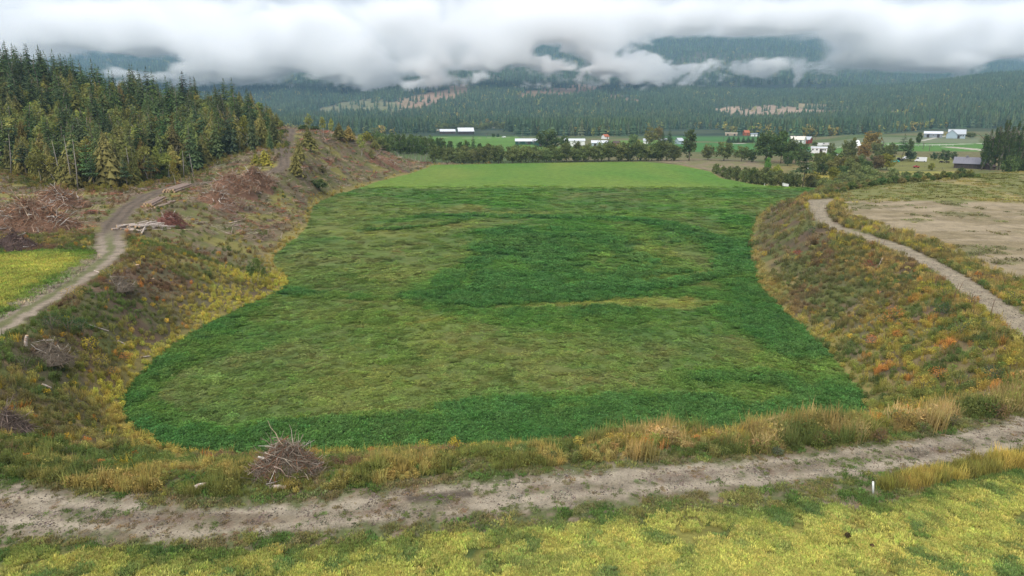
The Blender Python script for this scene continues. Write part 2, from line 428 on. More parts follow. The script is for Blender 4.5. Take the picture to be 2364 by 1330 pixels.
def crop_state(x, y):
    """0 = short pale regrowth .. 1 = tall dark alfalfa; and how yellow it is"""
    d = pdist(x, y, FIELD, True)
    lush = 0.44 + (fbm(x, y, 26.0, 4, 31) - 0.5) * 0.6 + (fbm(x * .5, y, 6.0, 3, 36) - .5) * .25
    yel = 0.12 + np.clip((fbm(x, y, 16.0, 4, 32) - 0.5) * 0.9, -.12, 1)
    # tall dark swaths
    near_edge = np.maximum(1 - sstep(1.0, np.where(y < 72, 9.5, 6.0), d + (fbm(x, y, 6., 3, 33) - .5) * 8), 0) * (1 - sstep(95, 150, y)) * (1 - sstep(20, 32, x) * sstep(70, 80, y))
    lush = lush + 0.42 * near_edge
    lush = lush + .5 * band(x, y, [(640,1015),(900,985),(1150,960),(1400,965),(1650,985),(1900,965)], 5.0, seed=41)
    lush = lush + .5 * band(x, y, [(1050,930),(1400,915),(1650,925)], 2.5, seed=42)
    lush = lush + .7 * band(x, y, [(665,675),(740,684),(900,688),(1000,682),(1100,680),(1250,682)], 2.6, seed=43)
    lush = lush + .6 * band(x, y, [(980,690),(1100,690),(1300,680),(1400,672)], 5, seed=44)
    lush = lush + .95 * band(x, y, [(1420,672),(1520,662),(1600,650),(1660,636),(1690,622)], 1.5, seed=45, rag=.3)
    lush = lush + .7 * band(x, y, [(1690,622),(1695,600),(1680,575),(1640,550),(1570,528),(1500,512),(1400,505),(1280,503),(1100,497),(980,500)], 4.5, seed=46)
    lush = lush + .9 * band(x, y, [(835,532),(920,529),(1010,522),(1060,512),(1075,503)], 2.5, seed=47)
    lush = lush + .5 * band(x, y, [(980,540),(985,552),(1010,560)], 2.5, seed=48)
    lush = lush + .5 * band(x, y, [(1700,500),(1705,540),(1705,600),(1715,650),(1750,700),(1810,760),(1850,800)], 5.0, seed=49)
    lush = lush + .35 * band(x, y, [(1640,690),(1730,740),(1800,800),(1830,830)], 4.5, seed=50)
    lush = lush + .5 * blob(x, y, 1290, 590, 26, 40, seed=51) * sstep(.35, .65, fbm(x * .8, y * .5, 5., 4, 59))
    lush = lush + .45 * blob(x, y, 1240, 650, 24, 8, seed=52) * sstep(.3, .6, fbm(x, y * .6, 4., 4, 60))
    lush = lush + .5 * blob(x, y, 1190, 555, 12, 22, seed=53)
    lush = lush + .55 * band(x, y, [(1440,640),(1520,636),(1600,626)], 2.2, seed=54)
    lush = lush + .5 * blob(x, y, 840, 733, 6.5, 3.2, seed=55)
    lush = lush + .35 * blob(x, y, 930, 830, 5, 2.2, seed=56)
    lush = lush + .35 * blob(x, y, 1700, 870, 9, 4, seed=57)
    lush = lush - .12 * sstep(165, 200, y)
    # pale, cut or dry parts
    for px, py, rx, ry, k, kk in [(900,590,22,40,.45,.35),(880,530,24,14,.3,.35),(1130,520,16,10,.3,.4),(800,690,20,4,.25,.35),(760,720,16,6,.25,.3),(700,860,16,12,.5,.22),(560,930,10,7,.55,.16),
                          (900,900,18,7,.5,.1),(1250,880,16,7,.35,.12),(1100,790,16,10,.2,.12),(1540,600,16,22,.4,.3),(1480,700,12,3.2,.5,.75),(1580,700,8,3.0,.4,.75),(1680,790,7,4,.2,.2),
                          (1070,483,9,12,.3,.5),(1630,661,3,1.5,.6,.5),(1300,820,20,10,.2,.1),(760,500,10,30,.3,.15),(700,600,12,30,.2,.05),(1620,520,7,14,.15,.25),(1720,480,5,8,.2,.2),(1900,910,4,8,-.2,.1)]:
        b = blob(x, y, px, py, rx, ry, seed=px % 97, rag=.55)
        lush = lush - k * b; yel = yel + .6 * kk * b
    b = band(x, y, [(1160,707),(1240,703),(1330,700),(1420,694),(1520,690),(1600,690)], 1.5, seed=61, rag=.7) * (0.5 + fbm(x, y, 2.0, 3, 62))
    lush = lush - .5 * b; yel = yel + .8 * b * (fbm(x, y, 3., 3, 68) * 1.6 - .3)
    b = band(x, y, [(960,745),(1000,737),(1040,732)], 1.5, seed=63, rag=.8); yel = yel + .4 * b
    lush = lush * (.72 + .56 * fbm(x, y * .8, 2.6, 3, 69))
    # far part beyond the crop boundary
    fl = np.interp(x, FAR_FIELD_LINE[:, 0], FAR_FIELD_LINE[:, 1])
    far = sstep(-9.0, 5.0, y - fl + (fbm(x, y, 9., 3, 65) - .5) * 5)
    lush = lush * (1 - far) + far * (0.12 + (fbm(x, y * .45, 26., 4, 66) - .5) * .5)
    yel = yel * (1 - far) + far * (.30 + (fbm(x, y * .4, 34., 4, 67) - .5) * .9)
    # wheel ruts
    for a, b_ in [((1375,690),(1530,540)),((1392,690),(1548,540)),((1330,690),(1470,560)),((1000,650),(1170,570)),((1015,660),(1190,575)),((1515,655),(1512,630)),((1200,600),(1290,520)),((1425,690),(1575,545))]:
        dd = pdist(x, y, ats([a, b_], FZ))
        lush = lush + .5 * (1 - sstep(.25, .95, dd))
    return np.clip(lush, 0, 1), np.clip(yel, 0, 1), far
C_TALL = np.array((.045, .106, .029)); C_MID = np.array((.057, .118, .026)); C_SHORT = np.array((.066, .112, .031)); C_YEL = np.array((.17, .175, .042))
C_FAR = np.array((.080, .172, .026)); C_FARY = np.array((.165, .205, .040))
def crop_color(x, y):
    lush, yel, far = crop_state(x, y)
    cm = mix(C_MID, np.array((.055, .132, .024)), sstep(160, 200, y))
    c = mix(C_SHORT, cm, sstep(.05, .5, lush)); c = mix(c, C_TALL, sstep(.5, .95, lush))
    grey = sstep(.45, .8, fbm(x, y, 5.0, 3, 71)) * (1 - sstep(.15, .45, lush)) * .35
    c = mix(c, np.array((.13, .105, .05)), grey)
    c = mix(c, C_YEL, np.clip(yel * .9, 0, .9) * (1 - .7 * sstep(.5, .9, lush)))
    cf = mix(C_FAR, C_FARY, np.clip(yel * 1.3, 0, 1)); cf = mix(cf, C_MID, sstep(.2, .7, lush) * .7)
    return mix(c, cf, far)
def hay_color(x, y):
    n = fbm(x, y, 1.0, 4, 81); m = fbm(x * .6, y, 5.0, 3, 82)
    c = mix(np.array((.075, .110, .036)), np.array((.228, .216, .060)), sstep(.27, .50, n * .75 + m * .25))
    return c
EDGE_LINE = ats(FIELD_EDGE)
def hay_margin(x, y):
    """1 inside the yellow crop, 0 in its green margin by the road"""
    d = pdist(x, y, EDGE_LINE)
    return sstep(-1.2, 1.6, np.where(inside(x, y, HAY), d, -d) + (fbm(x, y, 3.0, 3, 84) - .5) * 3)
SOIL = np.array((.105, .078, .055))
def bank_color(x, y, z, d, w):
    n1 = fbm(x, y, 11.0, 4, 91); n2 = fbm(x, y, 4.0, 4, 92); n3 = fbm(x, y, 20.0, 3, 93)
    c = np.broadcast_to(np.array((.115, .100, .055)), x.shape + (3,)).copy()
    c = mix(c, np.array((.105, .115, .038)), sstep(.42, .62, n1))
    c = mix(c, np.array((.13, .085, .058)), sstep(.5, .66, n2) * .9)
    c = mix(c, np.array((.23, .19, .07)), sstep(.56, .7, n3 * .5 + n2 * .5) * .8)
    c = mix(c, SOIL * .8, sstep(.56, .68, fbm(x, y, 3.0, 3, 94)) * .7)
    # straw-yellow grass along the foot of the bank
    foot = (1 - sstep(.8, 2.6, d + (fbm(x, y, 6., 3, 95) - .5) * 4.5))
    c = mix(c, np.array((.22, .185, .06)), foot * .75)
    return c
def land_color(x, y, z):
    x = np.asarray(x, float); y = np.asarray(y, float)
    d, w = pdist(x, y, FIELD, True, FIELD_W)
    c = bank_color(x, y, z, d, w)
    n = fbm(x, y, 6.0, 4, 101); n2 = fbm(x, y, 1.6, 3, 102)
    left = (x < -30) & (y > 60)
    # logged clearing: reddish slash, soil and patches of grass
    sl = mix(np.array((.122, .098, .058)), np.array((.12, .12, .043)), sstep(.40, .56, n))
    sl = mix(sl, np.array((.165, .125, .080)), sstep(.54, .66, n2))
    sl = mix(sl, np.array((.19, .17, .05)), sstep(.53, .66, fbm(x, y, 9., 3, 103)) * .85)
    k = sstep(118, 140, y) * (1 - sstep(-26, -20, x + (n - .5) * 6)) * (1 - sstep(430, 480, y)) * sstep(.5, 6, d)
    c = mix(c, sl, k)
    inf_ = inside(x, y, FIELD)
    if inf_.any():
        xi, yi = x[inf_], y[inf_]
        c[inf_] = crop_color(xi, yi)
    # forest floor
    ff = inside(x, y, FOREST)
    c = np.where(ff[..., None], np.array((.055, .048, .03)) * (0.6 + .9 * n2)[..., None], c)
    # verges of the front road
    verge = (1 - sstep(.5, 4.0, pdist(x, y, ats(ROAD_TOP)))) * (y < 75)
    c = mix(c, mix(np.array((.11, .105, .05)), np.array((.17, .135, .085)), sstep(.4, .6, fbm(x, y, .7, 4, 107))), verge * .8)
    # hay, front
    hm = hay_margin(x, y) * inside(x, y, HAY)
    band_ = (inside(x, y, HAY) | (pdist(x, y, EDGE_LINE) < 7)) & (y < 60)
    gm_ = mix(np.array((.095, .105, .045)), np.array((.16, .13, .085)), sstep(.48, .6, fbm(x, y, .7, 4, 105)))
    c = np.where(band_[..., None], mix(gm_, hay_color(x, y) * .8, hm), c)
    lh = inside(x, y, LEFT_HAY)
    ld = pdist(x, y, LEFT_HAY, True)
    c = np.where(lh[..., None], mix(np.array((.085, .13, .03)), np.array((.27, .25, .06)), sstep(.6, 5, ld + (n - .5) * 6) * (.6 + .4 * sstep(.4, .6, n))), c)
    # bare field on the right
    bf = inside(x, y, BARE); bd = pdist(x, y, BARE, True)
    ln = np.interp(x, STUBBLE_LINE[:, 0], STUBBLE_LINE[:, 1])
    row = fbm(x * .25 + y * .1, y, 3.5, 3, 111)
    lo = mix(np.array((.205, .165, .098)), np.array((.265, .215, .14)), sstep(.4, .6, row))
    lo = mix(lo, np.array((.13, .125, .055)), sstep(.60, .72, fbm(x, y, 7., 4, 112)) * .75)
    hi = mix(np.array((.18, .155, .075)), np.array((.24, .20, .08)), sstep(.35, .6, fbm(x, y, 5., 4, 113)))
    hi = mix(hi, np.array((.14, .15, .05)), sstep(.5, .62, fbm(x, y * .6, 12., 3, 114)) * .8)
    b = mix(lo, hi, sstep(-1.5, 1.5, y - ln + (n - .5) * 4))
    b = mix(b, np.array((.20, .155, .10)), sstep(225, 250, y) * .5)
    c = np.where(bf[..., None], b, c)
    # valley floor
    v = sstep(415, 440, y + (n - .5) * 10)
    val = mix(np.array((.075, .105, .035)), np.array((.13, .12, .055)), sstep(.4, .6, fbm(x, y, 60., 4, 121)))
    c = mix(c, val, v * ~inf_ * ~bf)
    vr = (y > 300) & (d > 8) & (x > 90) & (y < 440)
    c = np.where((vr & ~bf & ~inf_)[..., None], mix(np.array((.105, .115, .04)), np.array((.18, .15, .06)), sstep(.4, .62, fbm(x, y, 14., 4, 122))), c)
    tb = sstep(417, 425, y) * (1 - sstep(452, 462, y)) * (x > 165)
    c = mix(c, np.array((.15, .105, .06)), tb * .8)
    for poly, col in PASTURES:
        m_ = inside(x, y, poly)
        c = np.where(m_[..., None], col * (0.85 + .3 * fbm(x * .3, y, 40., 3, 125))[..., None], c)
    c = np.where(inside(x, y, CLEAR)[..., None], mix(np.array((.20, .155, .10)), np.array((.16, .15, .07)), sstep(.4, .6, n)), c)
    for line, w_, col in LANES:
        c = mix(c, col, 1 - sstep(w_ * .4, w_ * .6, pdist(x, y, line)))
    # roads
    fr = inside(x, y, FRONT_ROAD); fd = pdist(x, y, FRONT_ROAD, True)
    g = road_color(x, y, fd)
    edge = sstep(-.5, .6, np.where(fr, fd, -fd) + (fbm(x, y, .9, 4, 131) - .5) * 2.4)
    c = mix(c, g, edge * (y < 90))
    gr_ = inside(x, y, GRAVEL); gd = pdist(x, y, GRAVEL, True)
    edge = sstep(-.5, .5, np.where(gr_, gd, -gd) + (fbm(x, y, 1.3, 4, 132) - .5) * 1.2)
    cen = np.abs(gd - 1.6)
    g2 = mix(np.array((.265, .224, .158)), np.array((.17, .152, .10)), (1 - sstep(.1, .6, np.abs(gd - 2.0))) * .3) * (.85 + .3 * fbm(x, y, 1.1, 3, 133))[..., None]
    c = mix(c, g2, edge * (x > 20) * (y > 30))
    td = pdist(x, y, TRACK)
    tw = np.interp(y, [80, 130, 200, 260, 320], [1.7, 2.0, 2.2, 2.3, 2.3])
    edge = 1 - sstep(tw * .8, tw * 1.25, td + (fbm(x, y, 1.8, 3, 134) - .5) * 1.6)
    rut = np.exp(-((td - tw * .48) / .38) ** 2)
    near = 1 - sstep(115, 135, y)
    tr = mix(np.array((.135, .105, .078)), np.array((.25, .205, .155)), near)
    tr = mix(tr, tr * .62, rut * (1 - near) * .8) * (.8 + .4 * fbm(x, y, 1.3, 3, 135))[..., None]
    tr = mix(tr, np.array((.11, .12, .045)), (1 - sstep(.25, .95, td + (fbm(x, y, 1.5, 3, 136) - .5))) * near * .85)
    c = mix(c, tr, edge * (x < -20) * (y < 345))
    return c
def road_color(x, y, fd):
    base = mix(np.array((.225, .188, .132)), np.array((.29, .248, .185)), sstep(.35, .65, fbm(x * .35, y, 2.2, 4, 141)))
    base = mix(base, np.array((.16, .13, .10)), sstep(.6, .7, fbm(x * .3, y, 1.4, 4, 142)) * .6)
    # weedy crown between the wheel tracks and damp ruts
    cl = np.abs(pdist(x, y, ats([((a[0] + b[0]) / 2, (np.interp(a[0], [p[0] for p in ROAD_BOT], [p[1] for p in ROAD_BOT]) * .44 + a[1] * .56)) for a, b in zip(ROAD_TOP, ROAD_TOP)])))
    crown = .7 * (1 - sstep(.2, .9, cl + (fbm(x, y, 1.5, 3, 143) - .5) * 1.6)) * sstep(.45, .58, fbm(x, y, .9, 3, 144))
    base = mix(base, mix(np.array((.11, .115, .055)), np.array((.16, .105, .075)), sstep(.45, .6, fbm(x, y, 2.5, 3, 145))), crown * .85)
    ruts = np.exp(-((cl - 1.05 + (fbm(x, y, 4., 2, 149) - .5) * .5) / .42) ** 2)
    base = mix(base * .93, np.array((.345, .295, .222)), ruts * .65)
    wet = band(x, y, [(955,1152),(1010,1147),(1075,1140)], .55, z=0, seed=146, rag=.3)
    base = mix(base, np.array((.085, .068, .052)), wet * .9)
    wet = band(x, y, [(960,1183),(1020,1176),(1070,1170)], .35, z=0, seed=147, rag=.3)
    base = mix(base, np.array((.12, .095, .06)), wet * .7)
    wet = band(x, y, [(380,1180),(520,1192),(620,1190)], .4, z=0, seed=148, rag=.5)
    return mix(base, np.array((.13, .10, .07)), wet * .6)
FOREST = np.array([at(-400,435,1)[:2], at(0,412,1)[:2], at(100,430,1)[:2], at(180,440,1)[:2], at(280,437,1)[:2], at(340,424,1)[:2], at(420,411,1)[:2], at(500,394,1.4)[:2], at(560,386,2)[:2],
                   at(615,383,2)[:2], at_d(632,352,256)[:2], at_d(636,322,290)[:2], at_d(630,305,318)[:2], (-150, 420), (-480, 420)])

# ---------------------------------------------------------------- land mesh, split into its named surfaces
def grid_rows():
    ys = [22.0]
    while ys[-1] < 9000:
        y = ys[-1]
        if y < 60: st = 0.24
        elif y < 430: st = min(max(0.24, y * y / 15500.0), 1.9)
        elif y < 560: st = 4.0
        elif y < 1400: st = 10.0
        else: st = min(25 + (y - 1400) * .02, 120)
        ys.append(y + st)
    return np.array(ys)
YS = grid_rows()
US = np.tan(np.linspace(math.atan(-1.12), math.atan(1.12), 620))
GX = YS[:, None] * US[None, :]
GY = np.repeat(YS[:, None], len(US), 1)
GZ = height(GX, GY)
# small relief of ruts and clods on the near ground
_near = 1 - sstep(90, 140, GY)
GZ = GZ + (fbm(GX, GY, .7, 3, 151) - .5) * .10 * _near
FARCOL = np.zeros(GX.shape + (3,))
def wood_floor(x, y, z):
    n = fbm(x, y, 90., 4, 161); m = fbm(x, y, 300., 4, 162)
    c = mix(np.array((.028, .045, .028)), np.array((.05, .065, .03)), sstep(.4, .65, n))
    return mix(c, np.array((.10, .085, .05)), sstep(.6, .7, m) * .5)
def cutblock(x, y):
    """logged and bare patches of the far slopes: amount, colour"""
    t = np.zeros(np.shape(x)); c = np.broadcast_to(np.array((.16, .115, .08)), np.shape(x) + (3,)).copy()
    rag = (fbm(x, y, 60., 4, 171) - .5)
    for px, py, d, rx, ry, ang, col in CUTS:
        px_, dx = 0, x - (px - 1182) / F * d / CP * .985
        dy = y - d
        ca, sa = math.cos(ang), math.sin(ang)
        dx, dy = dx * ca + dy * sa, -dx * sa + dy * ca
        q = np.sqrt((dx / rx) ** 2 + (dy / ry) ** 2) + rag * .9
        k = 1 - sstep(.8, 1.05, q)
        c = mix(c, np.array(col), k); t = np.maximum(t, k)
    return t, c
def far_ground_px(px, py, d0=900):
    p = on_ground(px, py, d0, 7000, 900)
    return p
CUTS = []
for px, py, wpx, depth, ang, col, d0 in [(1715,262,82,290,0,(.30,.22,.15),1000),(1800,252,70,260,0,(.27,.20,.14),1000),(1855,243,40,200,0,(.22,.18,.1),1000),(2075,258,34,190,0,(.24,.17,.12),1000),(1935,262,26,150,0,(.22,.17,.1),1000),
                       (2050,274,24,80,0,(.3,.25,.2),1000),(1310,212,75,460,-.3,(.22,.14,.085),1500),(1250,220,45,260,-.3,(.22,.15,.09),1500),(1060,212,32,420,0,(.25,.17,.10),1500),(950,248,62,420,0,(.23,.165,.10),1500),(830,255,95,300,0,(.14,.14,.07),1500),(1000,236,38,380,0,(.25,.165,.11),1500),
                       (1420,228,45,260,0,(.18,.135,.08),1500),(1880,214,40,90,0,(.2,.2,.1),1500),(2010,265,28,80,0,(.2,.16,.1),1000),(1020,300,30,90,0,(.26,.23,.15),700),(1045,285,26,110,0,(.24,.2,.12),900),(1135,277,16,90,0,(.24,.2,.12),900)]:
    p = far_ground_px(px, py, d0)
    if p is not None:
        dd = p[1] - (90 if d0 == 1000 else 0)
        CUTS.append((px, py, dd, wpx * dd / F, depth, ang, col))
FAR_M = GY > 1000
TINT = np.zeros(GX.shape + (3,))
i0 = int(np.searchsorted(YS, 1000))
TINT[:i0] = land_color(GX[:i0], GY[:i0], GZ[:i0])
k_, cc_ = cutblock(GX, GY)
wf = wood_floor(GX, GY, GZ)
TINT[i0:] = wf[i0:]
blend = sstep(900, 1000, GY)[..., None]
TINT[:i0] = TINT[:i0] * (1 - blend[:i0]) + wf[:i0] * blend[:i0]
TINT = mix(TINT, cc_, k_ * (GY > 650))
# which surface a cell belongs to
cx_ = (GX[:-1, :-1] + GX[1:, 1:]) / 2; cy_ = (GY[:-1, :-1] + GY[1:, 1:]) / 2
SURF = np.zeros(cx_.shape, int)                                   # 0 ground
SURF[inside(cx_, cy_, FIELD)] = 1
crop = inside(cx_, cy_, FIELD)
SURF[(inside(cx_, cy_, HAY)) & (cy_ < 80)] = 2
SURF[inside(cx_, cy_, LEFT_HAY)] = 3
SURF[inside(cx_, cy_, BARE)] = 4
SURF[inside(cx_, cy_, FRONT_ROAD) & (cy_ < 90)] = 5
SURF[inside(cx_, cy_, GRAVEL) & (cx_ > 20)] = 6
SURF[(pdist(cx_, cy_, TRACK) < 2.6) & (cx_ < -20) & (cy_ < 345)] = 7
for poly, col in PASTURES:
    SURF[inside(cx_, cy_, poly)] = 8
for line, w_, col in LANES[:4]:
    SURF[pdist(cx_, cy_, line) < w_ * .5] = 10
SURF[cy_ > 1350] = 9
u_ = cx_ / cy_
SURF[(cy_ > 1000) & (u_ > .24) & (cy_ < RIDGE_D + 300) & (far_land(cx_, cy_) > -3)] = 11
NAMES = {0: ("ground", 0.3), 1: ("crop_field", 0.6), 2: ("hay_field", 0.5), 3: ("hay_field", 0.5), 4: ("bare_field", 0.35), 5: ("dirt_road", 0.45), 6: ("gravel_road", 0.4), 7: ("dirt_track", 0.5), 8: ("pasture", 0.2), 9: ("mountain", 0.2), 10: ("farm_lane", 0.2), 11: ("hill", 0.2)}
nc = len(US)
VID = np.arange(GX.size).reshape(GX.shape)
def land_part(code, name, bump):
    ii, jj = np.nonzero(SURF == code)
    if len(ii) == 0: return
    q = np.stack([VID[ii, jj], VID[ii, jj + 1], VID[ii + 1, jj + 1], VID[ii + 1, jj]], 1)
    used, inv = np.unique(q, return_inverse=True)
    q = inv.reshape(q.shape)
    me = bpy.data.meshes.new(name)
    me.vertices.add(len(used)); me.loops.add(q.size); me.polygons.add(len(q))
    co = np.stack([GX.ravel()[used], GY.ravel()[used], GZ.ravel()[used]], 1).astype(np.float32)
    me.vertices.foreach_set("co", co.ravel())
    me.loops.foreach_set("vertex_index", q.ravel().astype(np.int32))
    me.polygons.foreach_set("loop_start", (np.arange(len(q)) * 4).astype(np.int32))
    me.polygons.foreach_set("use_smooth", np.ones(len(q), bool))
    a = me.attributes.new("tint", 'FLOAT_COLOR', 'POINT')
    col = np.ones((len(used), 4), np.float32); col[:, :3] = TINT.reshape(-1, 3)[used]
    a.data.foreach_set("color", col.ravel())
    me.update(); me.validate()
    me.materials.append(ground_material(name + "_surface", {9: .02, 11: .02, 5: 2.6, 6: 2.2, 7: 2.0}.get(code, 1.0), bump))
    o = bpy.data.objects.new(name, me); COL.objects.link(o)
    o["kind"] = "structure"
    return o
LAND_LABELS = {}
for code, (nm, bp_) in NAMES.items():
    land_part(code, nm, bp_)
# ---------------------------------------------------------------- mesh helpers
def tag(o, label=None, cat=None, group=None, kind=None):
    if label: o["label"] = label
    if cat: o["category"] = cat
    if group: o["group"] = group
    if kind: o["kind"] = kind
    return o
def empty(name, loc, rz=0.0):
    o = bpy.data.objects.new(name, None); COL.objects.link(o)
    o.location = loc; o.rotation_euler = (0, 0, rz); o.empty_display_size = 0.5
    return o
def child(o, parent):
    o.parent = parent
    return o
def soup(name, P, C, mat, link=False):
    """mesh of separate triangles or quads; P (N,k,3), C (N,3) colour per face"""
    P = np.asarray(P, np.float32); n, k = P.shape[:2]
    me = bpy.data.meshes.new(name)
    me.vertices.add(n * k); me.loops.add(n * k); me.polygons.add(n)
    me.vertices.foreach_set("co", P.ravel())
    me.loops.foreach_set("vertex_index", np.arange(n * k, dtype=np.int32))
    me.polygons.foreach_set("loop_start", (np.arange(n) * k).astype(np.int32))
    a = me.attributes.new("leaf", 'FLOAT_COLOR', 'POINT')
    col = np.ones((n * k, 4), np.float32); col[:, :3] = np.repeat(np.asarray(C, np.float32), k, 0)
    a.data.foreach_set("color", col.ravel())
    me.update()
    me.materials.append(mat)
    return me
class MB:
    """collects boxes, tubes and polygons and links them as one mesh object"""
    def __init__(self): self.v, self.f, self.c = [], [], []
    def poly(self, pts, col=(1, 1, 1)):
        i = len(self.v); self.v += [tuple(p) for p in pts]; self.f.append(tuple(range(i, i + len(pts)))); self.c.append(col)
    def box(self, lo, hi, col=(1, 1, 1), top=None):
        x0, y0, z0 = lo; x1, y1, z1 = hi; i = len(self.v)
        self.v += [(x0,y0,z0),(x1,y0,z0),(x1,y1,z0),(x0,y1,z0),(x0,y0,z1),(x1,y0,z1),(x1,y1,z1),(x0,y1,z1)]
        for q in [(0,3,2,1),(4,5,6,7),(0,1,5,4),(1,2,6,5),(2,3,7,6),(3,0,4,7)]:
            self.f.append(tuple(i + k for k in q)); self.c.append(col)
    def tube(self, path, radii, n=6, col=(1, 1, 1), caps=True):
        path = [Vector(p) for p in path]; i0 = len(self.v)
        for k, p in enumerate(path):
            t = (path[min(k + 1, len(path) - 1)] - path[max(k - 1, 0)]).normalized()
            a = t.orthogonal().normalized(); b = t.cross(a)
            for j in range(n):
                an = 2 * math.pi * j / n
                self.v.append(tuple(p + (a * math.cos(an) + b * math.sin(an)) * radii[k]))
        for k in range(len(path) - 1):
            for j in range(n):
                j2 = (j + 1) % n
                self.f.append((i0 + k*n + j, i0 + k*n + j2, i0 + (k+1)*n + j2, i0 + (k+1)*n + j)); self.c.append(col)
        if caps:
            self.f.append(tuple(i0 + j for j in reversed(range(n)))); self.c.append(col)
            e = i0 + (len(path) - 1) * n
            self.f.append(tuple(e + j for j in range(n))); self.c.append(col)
    def mesh(self, name, mat, smooth=False):
        me = bpy.data.meshes.new(name); me.from_pydata(self.v, [], self.f)
        a = me.attributes.new("leaf", 'FLOAT_COLOR', 'CORNER')
        cols = []
        for p, c in zip(self.f, self.c): cols += [(*c, 1.0)] * len(p)
        a.data.foreach_set("color", np.array(cols, np.float32).ravel())
        if smooth: me.polygons.foreach_set("use_smooth", np.ones(len(me.polygons), bool))
        for m in (mat if isinstance(mat, (list, tuple)) else [mat]): me.materials.append(m)
        me.update()
        return me
    def build(self, name, mat, parent=None, smooth=False):
        o = bpy.data.objects.new(name, self.mesh(name, mat, smooth)); COL.objects.link(o)
        if parent: o.parent = parent
        return o
def inst(name, mesh, parent=None, loc=(0, 0, 0), rot=(0, 0, 0), scale=(1, 1, 1), color=None):
    o = bpy.data.objects.new(name, mesh); COL.objects.link(o)
    o.location = loc; o.rotation_euler = rot; o.scale = scale
    if color is not None: o.color = (*color, 1)
    if parent: o.parent = parent
    return o

LEAF_GAIN = 1.4      # leaves stand in each other's shade: single-leaf reflectance over that of a stand
LEAF_I = leaf_material("plant_leaves", 0.30)
LEAF_O = leaf_material("tree_leaves", 0.25, source='OBJECT')
LEAF_P = leaf_material("shrub_leaves", 0.30, source='PLAIN')

# ---------------------------------------------------------------- scattering
def scatter(name, sources, P, rz, sc, idx, tint, tilt=None):
    n = len(P)
    lib = bpy.data.collections.new(name + "_kinds")      # never linked: only the scattered copies exist in the scene
    for i, me in enumerate(sources):
        o = bpy.data.objects.new("%s_kind_%02d" % (name, i), me); lib.objects.link(o)
    me = bpy.data.meshes.new(name)
    me.vertices.add(n); me.vertices.foreach_set("co", np.asarray(P, np.float32).ravel())
    rot = np.zeros((n, 3), np.float32); rot[:, 2] = rz
    if tilt is not None: rot[:, :2] = tilt
    me.attributes.new("turn", 'FLOAT_VECTOR', 'POINT').data.foreach_set("vector", rot.ravel())
    sc = np.asarray(sc, np.float32)
    if sc.ndim == 1: sc = np.repeat(sc[:, None], 3, 1)
    me.attributes.new("size", 'FLOAT_VECTOR', 'POINT').data.foreach_set("vector", sc.ravel())
    me.attributes.new("pick", 'INT', 'POINT').data.foreach_set("value", np.asarray(idx, np.int32))
    t = np.ones((n, 4), np.float32); t[:, :3] = np.asarray(tint) * (LEAF_GAIN if name not in ('forest',) else 1.0)
    me.attributes.new("tint", 'FLOAT_COLOR', 'POINT').data.foreach_set("color", t.ravel())
    me.update()
    o = bpy.data.objects.new(name, me); COL.objects.link(o); o["kind"] = "stuff"
    g = bpy.data.node_groups.new(name + "_scatter", 'GeometryNodeTree')
    g.interface.new_socket("Geometry", in_out='INPUT', socket_type='NodeSocketGeometry')
    g.interface.new_socket("Geometry", in_out='OUTPUT', socket_type='NodeSocketGeometry')
    N, L = g.nodes, g.links
    gi, go = N.new("NodeGroupInput"), N.new("NodeGroupOutput")
    ip = N.new("GeometryNodeInstanceOnPoints"); ci = N.new("GeometryNodeCollectionInfo")
    ci.inputs['Collection'].default_value = lib
    ci.inputs['Separate Children'].default_value = True; ci.inputs['Reset Children'].default_value = True
    def na(nm, ty):
        a = N.new("GeometryNodeInputNamedAttribute"); a.data_type = ty; a.inputs[0].default_value = nm
        return a.outputs[0]
    L.new(gi.outputs[0], ip.inputs['Points']); L.new(ci.outputs[0], ip.inputs['Instance'])
    ip.inputs['Pick Instance'].default_value = True
    L.new(na("pick", 'INT'), ip.inputs['Instance Index'])
    er = N.new("FunctionNodeEulerToRotation"); L.new(na("turn", 'FLOAT_VECTOR'), er.inputs[0])
    L.new(er.outputs[0], ip.inputs['Rotation'])
    L.new(na("size", 'FLOAT_VECTOR'), ip.inputs['Scale'])
    L.new(ip.outputs[0], go.inputs[0])
    md = o.modifiers.new("scatter", 'NODES'); md.node_group = g
    return o
def blade_tuft(r, n, h, spread, width, lean, c0, c1, radius=0.0):
    """n thin leaning blades, two triangles each"""
    P, C = [], []
    for i in range(n):
        a = r.uniform(0, 2 * math.pi); rr = radius * math.sqrt(r.uniform())
        b = np.array((math.cos(a) * rr + r.normal() * spread, math.sin(a) * rr + r.normal() * spread, 0))
        hh = h * r.uniform(.55, 1.15); ln = lean * r.uniform(.1, 1) * hh; d = r.uniform(0, 2 * math.pi)
        tip = b + np.array((math.cos(d) * ln, math.sin(d) * ln, hh))
        mid = b + (tip - b) * .55 + np.array((-math.cos(d), -math.sin(d), 0)) * ln * .18
        s = np.array((-math.sin(d + r.normal() * .8), math.cos(d), 0)) * width * r.uniform(.6, 1.3)
        col = np.array(c0) * (1 - (q := r.uniform())) + np.array(c1) * q
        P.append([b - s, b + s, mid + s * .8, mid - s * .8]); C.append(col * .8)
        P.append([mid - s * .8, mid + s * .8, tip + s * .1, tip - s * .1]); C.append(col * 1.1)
    return np.array(P), np.array(C)
